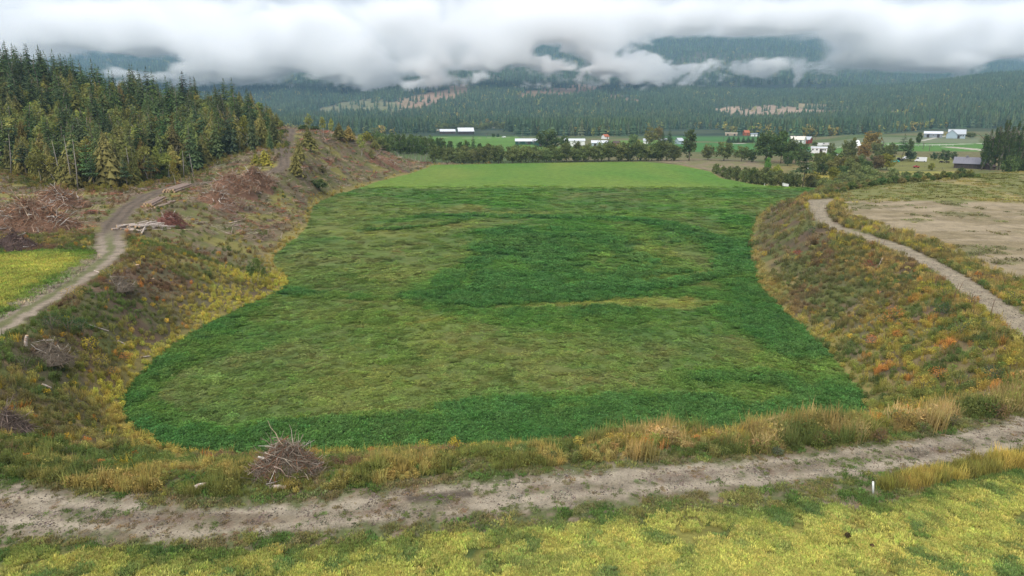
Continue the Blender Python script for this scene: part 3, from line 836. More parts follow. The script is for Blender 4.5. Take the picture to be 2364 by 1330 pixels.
def leaf_cloud(r, n, rad, size, c0, c1, center=(0, 0, 0), shell=0.5, flat=0.0):
    """n small leaf faces in an ellipsoid"""
    d = r.normal(size=(n, 3)); d /= np.linalg.norm(d, axis=1)[:, None]
    q = (shell + (1 - shell) * r.uniform(size=(n, 1))) ** .6
    c = d * q * np.array(rad) + np.array(center)
    u = r.normal(size=(n, 3)); u[:, 2] *= (1 - flat); u /= np.linalg.norm(u, axis=1)[:, None] + 1e-9
    w = np.cross(u, r.normal(size=(n, 3))); w /= np.linalg.norm(w, axis=1)[:, None] + 1e-9
    s = size * r.uniform(.6, 1.3, (n, 1))
    P = np.stack([c - u * s, c + w * s * .6, c + u * s, c - w * s * .6], 1)
    k = r.uniform(size=(n, 1))
    return P, np.array(c0) * (1 - k) + np.array(c1) * k
def hay_patch(seed, n=46, size=.55, h=.26):
    r = np.random.default_rng(seed); P, C = [], []
    for i in range(n):
        cx, cy = r.uniform(-size, size, 2)
        br = r.uniform(.65, 1.25); g = r.uniform()
        for k in range(7):
            a = r.uniform(0, 6.28); l = h * r.uniform(.5, 1.1)
            b = np.array((cx, cy, 0)) + np.array((math.cos(a), math.sin(a), 0)) * .03
            t = b + np.array((math.cos(a) * l * .55, math.sin(a) * l * .55, l))
            s = np.array((-math.sin(a), math.cos(a), 0)) * .026 * r.uniform(.6, 1.3)
            m = b + (t - b) * .6
            P.append([b, m + s, t, m - s]); C.append(np.array((1, 1, 1)) * br * (np.array((.8, 1.0, .8)) if g < .25 else 1) * r.uniform(.8, 1.2))
    return soup("hay_plants", P, C, LEAF_I)
def alfalfa_patch(seed, n=44, size=.75, h=.45):
    r = np.random.default_rng(seed); P, C = [], []
    for i in range(n):
        cx, cy = r.uniform(-size, size, 2); hh = h * r.uniform(.55, 1.15)
        br = r.uniform(.7, 1.25)
        for k in range(7):
            a = r.uniform(0, 6.28); z = hh * r.uniform(.35, 1); q = r.uniform(.03, .16)
            c = np.array((cx + math.cos(a) * q, cy + math.sin(a) * q, z))
            u = np.array((math.cos(a), math.sin(a), r.uniform(-.2, .9))) * .075 * r.uniform(.6, 1.3)
            s = np.array((-math.sin(a), math.cos(a), r.uniform(-.3, .3))) * .042
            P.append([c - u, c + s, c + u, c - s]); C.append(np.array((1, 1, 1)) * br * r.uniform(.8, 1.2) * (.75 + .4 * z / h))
    return soup("alfalfa_plants", P, C, LEAF_I)
def grass_clump(seed, h=1.0, n=46):
    r = np.random.default_rng(seed)
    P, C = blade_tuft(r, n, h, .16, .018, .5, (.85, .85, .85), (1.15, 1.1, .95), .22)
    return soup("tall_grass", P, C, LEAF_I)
def weed_clump(seed, h=.8):
    r = np.random.default_rng(seed)
    P, C = leaf_cloud(r, 110, (.42, .42, h * .5), .075, (.65, .7, .65), (1.25, 1.2, 1.1), (0, 0, h * .55), .25, .2)
    P2, C2 = blade_tuft(r, 10, h * 1.1, .15, .012, .5, (.6, .5, .4), (.9, .8, .6), .2)
    return soup("weeds", np.concatenate([P, P2]), np.concatenate([C, C2]), LEAF_I)
def creeping_weed(seed):
    r = np.random.default_rng(seed)
    P, C = leaf_cloud(r, 60, (.5, .35, .10), .06, (.7, .7, .7), (1.2, 1.2, 1.2), (0, 0, .05), .1, .5)
    return soup("creeping_weeds", P, C, LEAF_I)
def stick_soup(seed, n=14, spread=.8, L=1.3, th=.028):
    r = np.random.default_rng(seed); P, C = [], []
    for i in range(n):
        c = np.array((*r.normal(size=2) * spread * .5, abs(r.normal()) * .10 + .05)); a = r.uniform(0, 6.28); l = L * r.uniform(.3, 1) * .5
        d = np.array((math.cos(a), math.sin(a), r.normal() * .22)); d /= np.linalg.norm(d)
        s = np.cross(d, (0, 0, 1)); s /= np.linalg.norm(s); u = np.cross(s, d); t = th * r.uniform(.6, 1.8)
        col = np.array((1, 1, 1)) * r.uniform(.55, 1.5)
        a0, a1 = c - d * l, c + d * l
        P.append([a0 - s * t, a0 + u * t, a1 + u * t * .6, a1 - s * t * .6]); C.append(col)
        P.append([a0 + u * t, a0 + s * t, a1 + s * t * .6, a1 + u * t * .6]); C.append(col * .9)
    return soup("slash", P, C, LEAF_I)
def sample(n, x0, x1, y0, y1, r):
    return r.uniform(x0, x1, n), r.uniform(y0, y1, n)
def fan(n, y0, y1, r, u0=-.86, u1=.86, power=1.0):
    """points over the land in view, evenly per area (power 1) or thinning with distance"""
    y = (r.uniform(size=n) * (y1 ** (1 + power) - y0 ** (1 + power)) + y0 ** (1 + power)) ** (1 / (1 + power))
    return r.uniform(u0, u1, n) * y, y
def jit(tint, r, amt=.18):
    n = len(tint)
    return np.clip(tint * (1 + r.normal(size=(n, 1)) * amt) * (1 + r.normal(size=(n, 3)) * amt * .3), .004, .9)
def put(name, sources, x, y, tint, size, r, dz=0.0, tilt=.08, flat_z=None):
    P = np.stack([x, y, height(x, y) + dz], 1)
    n = len(x)
    return scatter(name, sources, P, r.uniform(0, 6.28, n), size, r.integers(0, len(sources), n), tint, r.normal(size=(n, 2)) * tilt)

r3 = np.random.default_rng(5)
# hay in the foreground
x, y = fan(30000, 24, 58, r3)
k = inside(x, y, HAY); x, y = x[k], y[k]
hm = hay_margin(x, y)
t = mix(np.array((.07, .12, .034)), hay_color(x, y) * 1.75, hm)
gap = (fbm(x, y, .8, 2, 201) > .36) | (hm < .5)
k = gap; x, y, t, hm = x[k], y[k], t[k], hm[k]
put("hay_plants", [hay_patch(300 + i) for i in range(6)], x, y, jit(t, r3, .14), (.5 + .42 * r3.uniform(size=len(x))) * (.8 + .2 * hm), r3)
# hay on the left bench
x, y = fan(16000, 70, 170, r3, -1.1, -.3)
k = inside(x, y, LEFT_HAY); x, y = x[k], y[k]
t = land_color(x, y, height(x, y)) * 1.55
put("hay_plants", [hay_patch(310 + i, 26, .8, .28) for i in range(4)], x, y, jit(t, r3, .12), .9 + .5 * r3.uniform(size=len(x)), r3)
# alfalfa in the big field: tall in the swaths, stubbly elsewhere
def alfalfa(n, y0, y1, scale, seeds, power=1.0):
    x, y = fan(n, y0, y1, r3, -.62, .62, power)
    k = inside(x, y, FIELD); x, y = x[k], y[k]
    lush, yel, far = crop_state(x, y)
    t = crop_color(x, y) * 1.30
    hh = .30 + .75 * sstep(.25, .95, lush)
    keep = r3.uniform(size=len(x)) < .45 + .55 * sstep(.2, .7, lush)
    x, y, t, hh, lush = x[keep], y[keep], t[keep], hh[keep], lush[keep]
    s = scale * (.8 + .4 * r3.uniform(size=len(x)))
    S3 = np.stack([s, s, hh * (.8 + .5 * r3.uniform(size=len(x))) * scale ** .35], 1)
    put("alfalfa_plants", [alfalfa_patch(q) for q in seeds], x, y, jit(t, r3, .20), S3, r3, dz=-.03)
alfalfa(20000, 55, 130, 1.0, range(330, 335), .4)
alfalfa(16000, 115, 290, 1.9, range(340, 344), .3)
# banks
BSRC = [weed_clump(360 + i, .55 + .12 * i) for i in range(4)] + [grass_clump(370 + i, .75 + .15 * i, 36) for i in range(3)] + [creeping_weed(380)]
def bank_tint(x, y, r):
    n1 = fbm(x, y, 9.0, 4, 211); n2 = fbm(x, y, 3.5, 4, 212)
    t = np.broadcast_to(np.array((.14, .13, .05)), x.shape + (3,)).copy()
    t = mix(t, np.array((.095, .13, .04)), sstep(.40, .55, n1))
    t = mix(t, np.array((.25, .22, .075)), sstep(.53, .66, n2))
    t = mix(t, np.array((.15, .10, .06)), sstep(.53, .66, fbm(x, y, 6., 4, 213)))
    q = r.uniform(size=len(x))
    t = np.where((q < .018)[:, None], np.array((.34, .15, .04)), t)
    t = np.where(((q > .035) & (q < .065))[:, None], np.array((.36, .28, .045)), t)
    return t
def bank_layer(n, y0, y1, size, side):
    u0, u1 = ((-.95, .1) if side < 0 else (.15, .9))
    x, y = fan(n, y0, y1, r3, u0, u1, .35)
    d, w = pdist(x, y, FIELD, True, FIELD_W)
    k = ~inside(x, y, FIELD) & ~inside(x, y, HAY) & ~inside(x, y, LEFT_HAY) & ~inside(x, y, BARE) & ~inside(x, y, FRONT_ROAD) & ~inside(x, y, GRAVEL) & (pdist(x, y, TRACK) > 2.6) & ~inside(x, y, FOREST)
    k &= (pdist(x, y, ats(ROAD_TOP)) > 2.2) | (y > 75)
    if side > 0: k &= x < np.interp(y, [45, 70, 110, 180, 260], [70, 75, 85, 100, 160])
    x, y, d, w = x[k], y[k], d[k], w[k]
    t = bank_tint(x, y, r3)
    foot = 1 - sstep(.6, 3.0, d + (fbm(x, y, 6., 3, 95) - .5) * 4.5)
    t = mix(t, np.array((.34, .28, .075)), foot * .8)
    if side < 0:      # yellow grass in the bends of the field edge
        for px, py, rr in [(560,685,9),(625,640,9),(520,715,7),(350,812,6),(300,890,5),(455,760,5),(650,660,6)]:
            c = at(px, py, -6.5); gl = 1 - sstep(.4, 1.1, np.hypot(x - c[0], y - c[1]) / rr + (n1_ := fbm(x, y, 4., 3, 215)) - .5)
            t = mix(t, np.array((.36, .33, .07)), gl * .85)
    if side < 0:      # the cleared slope further back is thin and brown
        sl = sstep(112, 140, y)
        keep = r3.uniform(size=len(x)) < 1 - .62 * sl * (foot < .4)
        x, y, t = x[keep], y[keep], mix(t, t * np.array((.95, .9, .9)), sl)[keep]; d = d[keep]
    else:
        lowr = 1 - sstep(72, 92, y + (n1g := fbm(x, y, 7., 3, 216) - .5) * 20)
        t = mix(t, mix(np.array((.33, .26, .06)), np.array((.16, .18, .05)), sstep(.42, .58, fbm(x, y, 3.5, 3, 217))), lowr * .65)
        t = mix(t, np.array((.38, .19, .06)), lowr * sstep(.63, .69, fbm(x, y, 2.6, 3, 218)) * .85)
        t = mix(t, np.array((.07, .11, .04)), sstep(.58, .66, fbm(x, y, 3.2, 3, 219)) * .8)
        up_ = sstep(80, 110, y)
        t = mix(t, t * .6 + np.array((.145, .12, .065)) * .4, up_)
    t = t * 1.16
    n_ = len(x)
    s = size * (.6 + .8 * r3.uniform(size=n_))
    put("bank_weeds", BSRC, x, y, jit(t, r3, .2), s, r3, dz=-.05, tilt=.15)
bank_layer(24000, 41, 125, .72, -1)
bank_layer(16000, 115, 260, .95, -1)
bank_layer(8000, 230, 420, 1.3, -1)
bank_layer(18000, 41, 125, .8, 1)
bank_layer(6000, 115, 280, 1.4, 1)
# tall dry grass along the crest above the near edge of the field
VERGE = np.vstack([ats([(-300,1085),(0,1098),(200,1132),(400,1152),(600,1146),(800,1132),(950,1108),(1100,1092),(1300,1076),(1500,1060),(1700,1050),(1850,1038),(1950,1022),(2050,1008),(2200,985),(2364,945),(2600,880)]),
                   ats([(2600,830),(2364,875),(2200,920),(2050,935),(1950,945),(1850,955),(1700,960),(1500,965),(1300,975),(1100,985),(950,992),(800,1000),(700,1003),(500,1005),(300,1000),(0,940),(-300,920)])])
x, y = fan(46000, 36, 70, r3)
k = inside(x, y, VERGE); x, y = x[k], y[k]
n1 = fbm(x, y, 3.2, 3, 221); rightness = sstep(2, 12, x)
bunch = fbm(x, y, 2.2, 2, 225)
k = r3.uniform(size=len(x)) < .35 + .65 * sstep(.38, .55, bunch); x, y, n1, rightness, bunch = x[k], y[k], n1[k], rightness[k], bunch[k]
t = mix(np.array((.15, .165, .05)), np.array((.30, .245, .085)), sstep(.46, .6, n1))
t = mix(t, mix(np.array((.36, .27, .13)), np.array((.24, .19, .075)), sstep(.4, .6, fbm(x, y, 2.4, 3, 222))), rightness * sstep(.40, .52, n1 * .6 + .4 * r3.uniform(size=len(x))))
t = mix(t, np.array((.10, .125, .04)), sstep(.56, .66, fbm(x, y, 4., 3, 223)))
put("tall_grass", [grass_clump(400 + i, .8 + .12 * i, 46) for i in range(4)] + [weed_clump(410 + i, .75) for i in range(4)], x, y, jit(t, r3, .16), (.34 + .34 * r3.uniform(size=len(x)) ** 2) * (1 + .75 * rightness) * (.65 + .9 * sstep(.4, .65, bunch)), r3)
# grass strip between the road and the hay, right
STRIP = np.vstack([ats([(2035,1128),(2090,1132),(2200,1108),(2364,1078),(2600,1018)]), ats([(2600,990),(2364,1048),(2200,1078),(2100,1098),(2030,1112)])])
x, y = fan(9000, 34, 60, r3, .3, .95)
k = inside(x, y, STRIP); x, y = x[k], y[k]
t = mix(np.array((.20, .19, .055)), np.array((.36, .29, .08)), sstep(.4, .6, fbm(x, y, 2.5, 3, 231)))
put("tall_grass", [grass_clump(420 + i, .75 + .1 * i, 44) for i in range(4)], x, y, jit(t, r3, .15), .6 + .5 * r3.uniform(size=len(x)), r3)
# low weeds on the road crown and shoulders
x, y = fan(34000, 28, 75, r3)
fr = inside(x, y, FRONT_ROAD); fd = pdist(x, y, FRONT_ROAD, True)
mid = np.abs(pdist(x, y, ats([(a[0], np.interp(a[0], [p[0] for p in ROAD_BOT], [p[1] for p in ROAD_BOT]) * .44 + a[1] * .56) for a in ROAD_TOP])))
k = (fr & ((mid < .9) | (fd < .9)) & (fbm(x, y, .9, 3, 144) > .50)) | (~fr & (fd < 3.4) & (fbm(x, y, 1.2, 3, 146) > .36))
x, y = x[k], y[k]
t = mix(np.array((.11, .145, .045)), np.array((.21, .16, .085)), sstep(.5, .66, fbm(x, y, 2.5, 3, 145)))
put("creeping_weeds", [creeping_weed(430 + i) for i in range(4)] + [hay_patch(435, 12, .3, .16)], x, y, jit(t, r3, .2), (.22 + .45 * r3.uniform(size=len(x)) ** 2), r3)
# verge of the right-hand gravel road
x, y = fan(14000, 55, 235, r3, .25, .9, .5)
k = ~inside(x, y, GRAVEL) & ~inside(x, y, FIELD)
gd = pdist(x, y, GRAVEL, True); bd = pdist(x, y, BARE, True); ib = inside(x, y, BARE)
k &= (gd < 9) & (gd > .3) & (~ib | (bd < 1.5)) & (x > np.interp(y, [50, 110, 180, 230], [45, 55, 75, 95]))
x, y = x[k], y[k]
t = mix(np.array((.36, .27, .10)), np.array((.20, .18, .06)), sstep(.42, .6, fbm(x, y, 6., 3, 241)))
t = mix(t, np.array((.34, .30, .06)), sstep(.55, .62, fbm(x, y, 4., 3, 242)))
put("tall_grass", [grass_clump(440 + i, .7 + .15 * i, 36) for i in range(3)] + [weed_clump(445, .6)], x, y, jit(t, r3, .16), (.7 + .6 * r3.uniform(size=len(x))) * np.interp(y, [60, 200], [.8, 1.2]), r3)
# stubble and weed clumps on the bare field
x, y = fan(7000, 90, 300, r3, .35, .9, .5)
k = inside(x, y, BARE); x, y = x[k], y[k]
ln = np.interp(x, STUBBLE_LINE[:, 0], STUBBLE_LINE[:, 1])
up_ = y > ln + (fbm(x, y, 8, 3, 251) - .5) * 10
k = up_ | (fbm(x, y, 7., 4, 112) > .60); x, y, up_ = x[k], y[k], up_[k]
t = np.where(up_[:, None], mix(np.array((.27, .23, .075)), np.array((.17, .17, .055)), sstep(.4, .6, fbm(x, y * .6, 12., 3, 114))), np.array((.19, .18, .085)))
put("stubble", [creeping_weed(450), creeping_weed(451), hay_patch(452, 22, .7, .22)], x, y, jit(t, r3, .2), .9 + .9 * r3.uniform(size=len(x)), r3)
# slash: broken branches over the logged clearing
x, y = fan(12000, 70, 420, r3, -.9, 0, .45)
d, w = pdist(x, y, FIELD, True, FIELD_W)
k = ~inside(x, y, FIELD) & (d > 3) & ~inside(x, y, LEFT_HAY) & (pdist(x, y, TRACK) > 3.2) & ~inside(x, y, FOREST) & (x < -22)
n1 = fbm(x, y, 10., 4, 261)
k &= (n1 + .35 * sstep(120, 160, y) + .18 * sstep(280, 320, y) > .72) & (r3.uniform(size=len(x)) < np.interp(y, [70, 110, 140], [.25, .5, 1]))
x, y = x[k], y[k]
t = mix(np.array((.20, .145, .095)), np.array((.30, .26, .20)), sstep(.35, .65, fbm(x, y, 5., 3, 262)) * .6 + .4 * r3.uniform(size=len(x)) ** 2)
t = mix(t, np.array((.27, .11, .07)), (r3.uniform(size=len(x)) < .22) * 1.0)
put("slash", [stick_soup(460 + i, 16, .9 + .1 * i, 1.6) for i in range(5)], x, y, jit(t, r3, .25), np.interp(y, [70, 150, 300, 420], [.8, 1.3, 1.7, 2.0]) * (.6 + .7 * r3.uniform(size=len(x))), r3, tilt=.2)

# loose stones and clods on the roads
def pebbles(seed, n=16, spread=.4):
    r = np.random.default_rng(seed); P, C = [], []
    for i in range(n):
        c = np.array((*r.uniform(-spread, spread, 2), 0)); s = .02 + .045 * r.uniform() ** 3; col = np.array((1, 1, 1)) * r.uniform(.55, 1.35)
        q = [c + np.array((math.cos(a) * s * r.uniform(.7, 1.2), math.sin(a) * s * r.uniform(.7, 1.2), 0)) for a in (0, 1.57, 3.14, 4.71)]; top = c + np.array((0, 0, s * .8))
        for k in range(4): P.append([q[k], q[(k + 1) % 4], top]); C.append(col)
    return soup("stones", P, C, LEAF_I)
x, y = fan(15000, 27, 70, r3)
k = inside(x, y, FRONT_ROAD); x, y = x[k], y[k]
put("gravel", [pebbles(480 + i) for i in range(4)], x, y, jit(mix(np.array((.15, .125, .10)), np.array((.24, .21, .17)), r3.uniform(size=len(x)) ** 2), r3, .2), .7 + .7 * r3.uniform(size=len(x)), r3, tilt=0.0)
x, y = fan(9000, 50, 190, r3, .25, .86, .2)
k = inside(x, y, GRAVEL); x, y = x[k], y[k]
put("gravel", [pebbles(490 + i, 14, .7) for i in range(3)], x, y, jit(mix(np.array((.15, .125, .10)), np.array((.24, .21, .17)), r3.uniform(size=len(x))), r3, .2), 1.2 + .8 * r3.uniform(size=len(x)), r3, tilt=0.0)

# low grass on both shoulders of the front road
x, y = fan(30000, 27, 66, r3)
fr = inside(x, y, FRONT_ROAD); fd = pdist(x, y, FRONT_ROAD, True); tp = pdist(x, y, ats(ROAD_TOP)); ih = inside(x, y, HAY)
k = ~fr & ~ih & (fd < 4.2) & (fd > .15) & (fbm(x, y, 1.0, 3, 271) > .36) & ~inside(x, y, STRIP)
x, y, tp, fd = x[k], y[k], tp[k], fd[k]
far_side = tp < 4.3
t = mix(np.array((.095, .15, .042)), np.array((.19, .185, .065)), sstep(.40, .62, fbm(x, y, 1.8, 3, 272)))
t = np.where(far_side[:, None], mix(t, np.array((.20, .165, .085)), sstep(.45, .6, fbm(x, y, 1.4, 3, 273)) * .7), t)
put("low_grass", [hay_patch(500 + i, 16, .38, .2) for i in range(3)] + [grass_clump(505, .3, 30)], x, y, jit(t, r3, .18), .45 + .55 * r3.uniform(size=len(x)), r3)
# ---------------------------------------------------------------- trees
BARK = plain_material("grey_brown_bark", (.16, .13, .105), .9, vary=.35, scale=3, streak=(6, 6, 1), bump=.3)
BIRCH_BARK = plain_material("white_birch_bark", (.62, .59, .54), .8, vary=.1, scale=2.5, color2=(.20, .17, .14), streak=(1, 1, 5))
def to_inst(me):
    m = me.copy(); m.materials.clear(); m.materials.append(LEAF_I)
    return m
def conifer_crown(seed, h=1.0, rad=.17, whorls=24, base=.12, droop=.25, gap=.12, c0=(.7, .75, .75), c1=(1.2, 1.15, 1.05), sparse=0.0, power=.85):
    """unit-height crown of drooping, feathered branches"""
    r = np.random.default_rng(seed); P, C = [], []
    for w in range(whorls):
        t = w / (whorls - 1)
        z = base + (1 - base) * (t ** .92) * .985
        Rr = rad * (1 - t) ** power * (1 + .25 * math.sin(w * 2.1 + seed)) + .006
        nb = max(4, int(10 * (1 - .55 * t)))
        a0 = r.uniform(0, 6.28)
        for b in range(nb):
            if r.uniform() < sparse + gap: continue
            a = a0 + 6.283 * b / nb + r.normal() * .25
            L = Rr * r.uniform(.65, 1.2); d = np.array((math.cos(a), math.sin(a), 0)); s = np.array((-math.sin(a), math.cos(a), 0))
            br = r.uniform(.7, 1.25)
            o = np.array((0, 0, z + r.normal() * .008))
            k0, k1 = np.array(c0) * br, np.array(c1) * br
            for seg in range(3):
                f0, f1 = seg / 3, (seg + 1) / 3
                p0 = o + d * L * f0 + np.array((0, 0, .25 * L * f0 - droop * L * f0 ** 2 * 2.2))
                p1 = o + d * L * f1 + np.array((0, 0, .25 * L * f1 - droop * L * f1 ** 2 * 2.2))
                wd = L * (.38, .40, .24)[seg] * r.uniform(.7, 1.25)
                for sd in (-1, 1):
                    e = p0 + (p1 - p0) * r.uniform(.6, 1.15) + s * wd * sd + np.array((0, 0, -wd * r.uniform(.2, .75)))
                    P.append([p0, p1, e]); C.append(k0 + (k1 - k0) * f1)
    # leader
    for k in range(4):
        a = k * 1.57; q = np.array((math.cos(a), math.sin(a), 0)) * .010
        P.append([np.array((0, 0, .94)) + q, np.array((0, 0, .94)) - q, np.array((0, 0, 1.02))]); C.append(np.array(c1))
    return np.array(P), np.array(C)
def broad_crown(seed, rx=.33, z0=.18, clumps=30, per=26, leaf=.032, shape='round', spread=.13):
    r = np.random.default_rng(seed); Ps, Cs = [], []
    hz_ = (1 - z0) / 2; zc = z0 + hz_
    for i in range(clumps):
        while True:
            v = r.uniform(-1, 1, 3)
            q = np.linalg.norm(v)
            if .35 < q < .95: break
        if shape == 'round': w = 1.0
        elif shape == 'tall': w = .55 + .45 * (1 - abs(v[2] + .2))
        elif shape == 'poplar': w = min(1, (1.02 - v[2]) * 1.3)
        elif shape == 'birch': w = .4 + .6 * min(1, (1 - v[2]) * .8)
        c = np.array((v[0] * rx * w, v[1] * rx * w, zc + v[2] * hz_ * .92))
        s = spread * r.uniform(.7, 1.3)
        b = r.uniform(.62, 1.3)
        wz = 1.6 if shape == 'poplar' else .8
        P, C = leaf_cloud(r, per, (s, s, s * wz), leaf, np.array((.75, .8, .8)) * b, np.array((1.2, 1.15, 1.0)) * b, c, .15)
        Ps.append(P); Cs.append(C)
    return np.concatenate(Ps), np.concatenate(Cs)
def trunk_mesh(name, seed, h=.9, r0=.016, mat=None, limbs=0, lean=.01):
    r = random.Random(seed); m = MB()
    pts = [(r.gauss(0, lean) * k, r.gauss(0, lean) * k, h * k / 5) for k in range(6)]
    pts[0] = (0, 0, -.02)
    m.tube(pts, [r0 * (1 - .16 * k) for k in range(6)], 6)
    for i in range(limbs):
        k = r.uniform(.3, .75); a = r.uniform(0, 6.28); L = r.uniform(.12, .28)
        z = h * k; b = (pts[int(k * 5)][0], pts[int(k * 5)][1], z)
        m.tube([b, (b[0] + math.cos(a) * L * .5, b[1] + math.sin(a) * L * .5, z + L * .5), (b[0] + math.cos(a) * L, b[1] + math.sin(a) * L, z + L * .85)], [r0 * .45, r0 * .3, r0 * .12], 4)
    return m.mesh(name, mat, True)
KIND = {}
def kind(key, crowns, trunks, tree_name):
    KIND[key] = (crowns, trunks, tree_name)
def mk(name, PC): return soup(name, PC[0], PC[1], LEAF_O)
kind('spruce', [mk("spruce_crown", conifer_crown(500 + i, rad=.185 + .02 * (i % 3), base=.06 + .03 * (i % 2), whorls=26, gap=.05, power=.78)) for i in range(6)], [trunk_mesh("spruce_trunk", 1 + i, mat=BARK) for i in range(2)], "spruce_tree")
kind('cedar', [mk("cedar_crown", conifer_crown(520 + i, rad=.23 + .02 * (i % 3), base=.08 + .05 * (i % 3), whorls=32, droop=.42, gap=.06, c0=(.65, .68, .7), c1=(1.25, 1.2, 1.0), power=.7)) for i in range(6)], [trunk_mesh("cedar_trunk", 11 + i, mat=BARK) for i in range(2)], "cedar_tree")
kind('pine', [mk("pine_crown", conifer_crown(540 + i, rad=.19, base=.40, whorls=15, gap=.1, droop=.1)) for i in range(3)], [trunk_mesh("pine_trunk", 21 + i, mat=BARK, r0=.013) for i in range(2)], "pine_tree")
kind('birch', [mk("birch_crown", broad_crown(560 + i, .19, .30, 30, 28, .026, 'birch', .095)) for i in range(4)], [trunk_mesh("birch_trunk", 31 + i, .92, .010, BIRCH_BARK, 3, .02) for i in range(3)], "birch_tree")
kind('round', [mk("leafy_crown", broad_crown(580 + i, .42, .08, 44, 34, .044, 'round', .15)) for i in range(5)], [trunk_mesh("leafy_trunk", 41 + i, .7, .024, BARK, 5) for i in range(2)], "leafy_tree")
kind('tall', [mk("leafy_crown", broad_crown(600 + i, .27, .08, 44, 32, .036, 'tall', .115)) for i in range(4)], [trunk_mesh("leafy_trunk", 51 + i, .8, .018, BARK, 5) for i in range(2)], "leafy_tree")
kind('poplar', [mk("poplar_crown", broad_crown(620 + i, .13, .04, 54, 28, .022, 'poplar', .055)) for i in range(4)], [trunk_mesh("poplar_trunk", 61 + i, .9, .014, BARK, 4) for i in range(2)], "poplar_tree")
kind('bush', [mk("shrub_crown", broad_crown(640 + i, .60, .0, 34, 30, .070, 'round', .22)) for i in range(5)], [trunk_mesh("shrub_stems", 71 + i, .5, .03, BARK, 6) for i in range(2)], "shrub")
TREE_GAIN = 1.55
def plant(key, loc, h, wide=1.0, tint=(.08, .1, .04), label="", cat="tree", group=None, r=random, trunk=True, lean=0.0):
    crowns, trunks, name = KIND[key]
    t = empty(name, loc, r.uniform(0, 6.28))
    if lean: t.rotation_euler = (r.gauss(0, lean), r.gauss(0, lean), r.uniform(0, 6.28))
    part = "stems" if key == 'bush' else "trunk"
    inst("crown" if key != 'bush' else "foliage", crowns[r.randrange(len(crowns))], t, scale=(h * wide, h * wide, h), color=tuple(min(.6, k * TREE_GAIN) for k in tint))
    if trunk: inst(part, trunks[r.randrange(len(trunks))], t, scale=(h, h, h))
    tag(t, label, cat, group)
    return t
G_DARK = np.array((.052, .078, .038)); G_OLIVE = np.array((.130, .122, .048)); G_BIRCH = np.array((.20, .205, .065)); G_GREEN = np.array((.085, .12, .045)); G_YEL = np.array((.24, .23, .05)); G_ORANGE = np.array((.21, .155, .055)); G_HEDGE = np.array((.110, .130, .050))
def jt(c, r, a=.15):
    b = 1 + r.gauss(0, a)
    return tuple(max(.01, c[i] * b * (1 + r.gauss(0, a * .35))) for i in range(3))

# ---- the wooded hill on the left
rt = random.Random(77)
rn = np.random.default_rng(78)
cand = []
N0 = 12000
x, y = fan(N0, 180, 430, rn, -.98, -.30)
k = inside(x, y, FOREST); x, y = x[k], y[k]
edge = pdist(x, y, FOREST, True)
z = height(x, y)
order = rn.permutation(len(x)); taken = {}
pts = []
for i in order:                                  # keep trees a few metres apart
    sp = 3.3 if y[i] < 245 else 4.0
    cell = (int(x[i] // 4), int(y[i] // 4)); ok = True
    for a in (-1, 0, 1):
        for b in (-1, 0, 1):
            for j in taken.get((cell[0] + a, cell[1] + b), ()):
                if (x[i] - x[j]) ** 2 + (y[i] - y[j]) ** 2 < sp * sp: ok = False
    if ok:
        taken.setdefault(cell, []).append(i); pts.append(i)
crest_d = np.interp(x / y, [-.98, -.75, -.45, -.34], [330, 330, 332, 312])
trees = []
for i in pts:
    up_ = (y[i] - 200) / (crest_d[i] - 200)
    n = float(fbm(np.array([x[i]]), np.array([y[i]]), 26., 2, 301)[0])
    q = rt.random()
    if y[i] > crest_d[i] + 25: continue
    pd = .10 + .50 * max(0, min(1, (up_ - .3) * 1.5)) + (n - .5) * .9
    if q < pd: key, hh = 'spruce', rt.uniform(11, 22) + 3.0 * max(0, up_ - .6)
    elif rt.random() < .60: key, hh = 'cedar', rt.uniform(8, 17)
    else: key, hh = 'birch', rt.uniform(10, 15)
    if edge[i] < 6 and up_ < .3 and rt.random() < .3: key, hh = 'pine', rt.uniform(13, 17)
    if edge[i] < 4: hh *= rt.uniform(.6, 1)
    trees.append((hh / y[i], key, i, hh, up_))
trees.sort(reverse=True)
count = {'spruce': 0, 'cedar': 0, 'birch': 0, 'pine': 0}
rest = []
WHERE = {0: "in the wood's front row", 1: "half way up the wooded hill", 2: "on the wooded hill's skyline"}
SIDE = ["above the left slash piles", "behind the log stacks", "beside the climbing track"]
DESC = {'spruce': "dark pointed spruce", 'cedar': "olive drooping cedar", 'birch': "pale leafy birch", 'pine': "bare-stemmed conifer"}
for s_, key, i, hh, up_ in trees:
    u = x[i] / y[i]
    if u < -.80 or count[key] >= 290:
        rest.append((i, key, hh)); continue
    count[key] += 1
    wz = 0 if edge[i] < 9 and up_ < .4 else (2 if y[i] > crest_d[i] - 30 else 1)
    sz = 0 if u < -.60 else (1 if u < -.44 else 2)
    hz_ = {'spruce': (16.5, 20.5), 'cedar': (11, 14), 'birch': (11.5, 13.5), 'pine': (14, 16)}[key]
    lab = "%s %s %s, %s" % (('short', 'mid-sized', 'tall')[(hh > hz_[0]) + (hh > hz_[1])], DESC[key], WHERE[wz], SIDE[sz])
    tint = {'spruce': G_DARK, 'cedar': G_OLIVE, 'birch': G_BIRCH, 'pine': G_DARK * 1.2}[key]
    if key == 'spruce' and rt.random() < .5: tint = tint * .45 + G_GREEN * .55
    if key == 'cedar': tint = tint * (1 - .5 * (q := rt.random())) + G_GREEN * (.5 * q)
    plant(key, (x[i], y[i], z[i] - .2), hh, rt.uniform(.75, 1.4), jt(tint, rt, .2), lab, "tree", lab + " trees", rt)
KS = ['spruce', 'cedar', 'birch', 'pine']
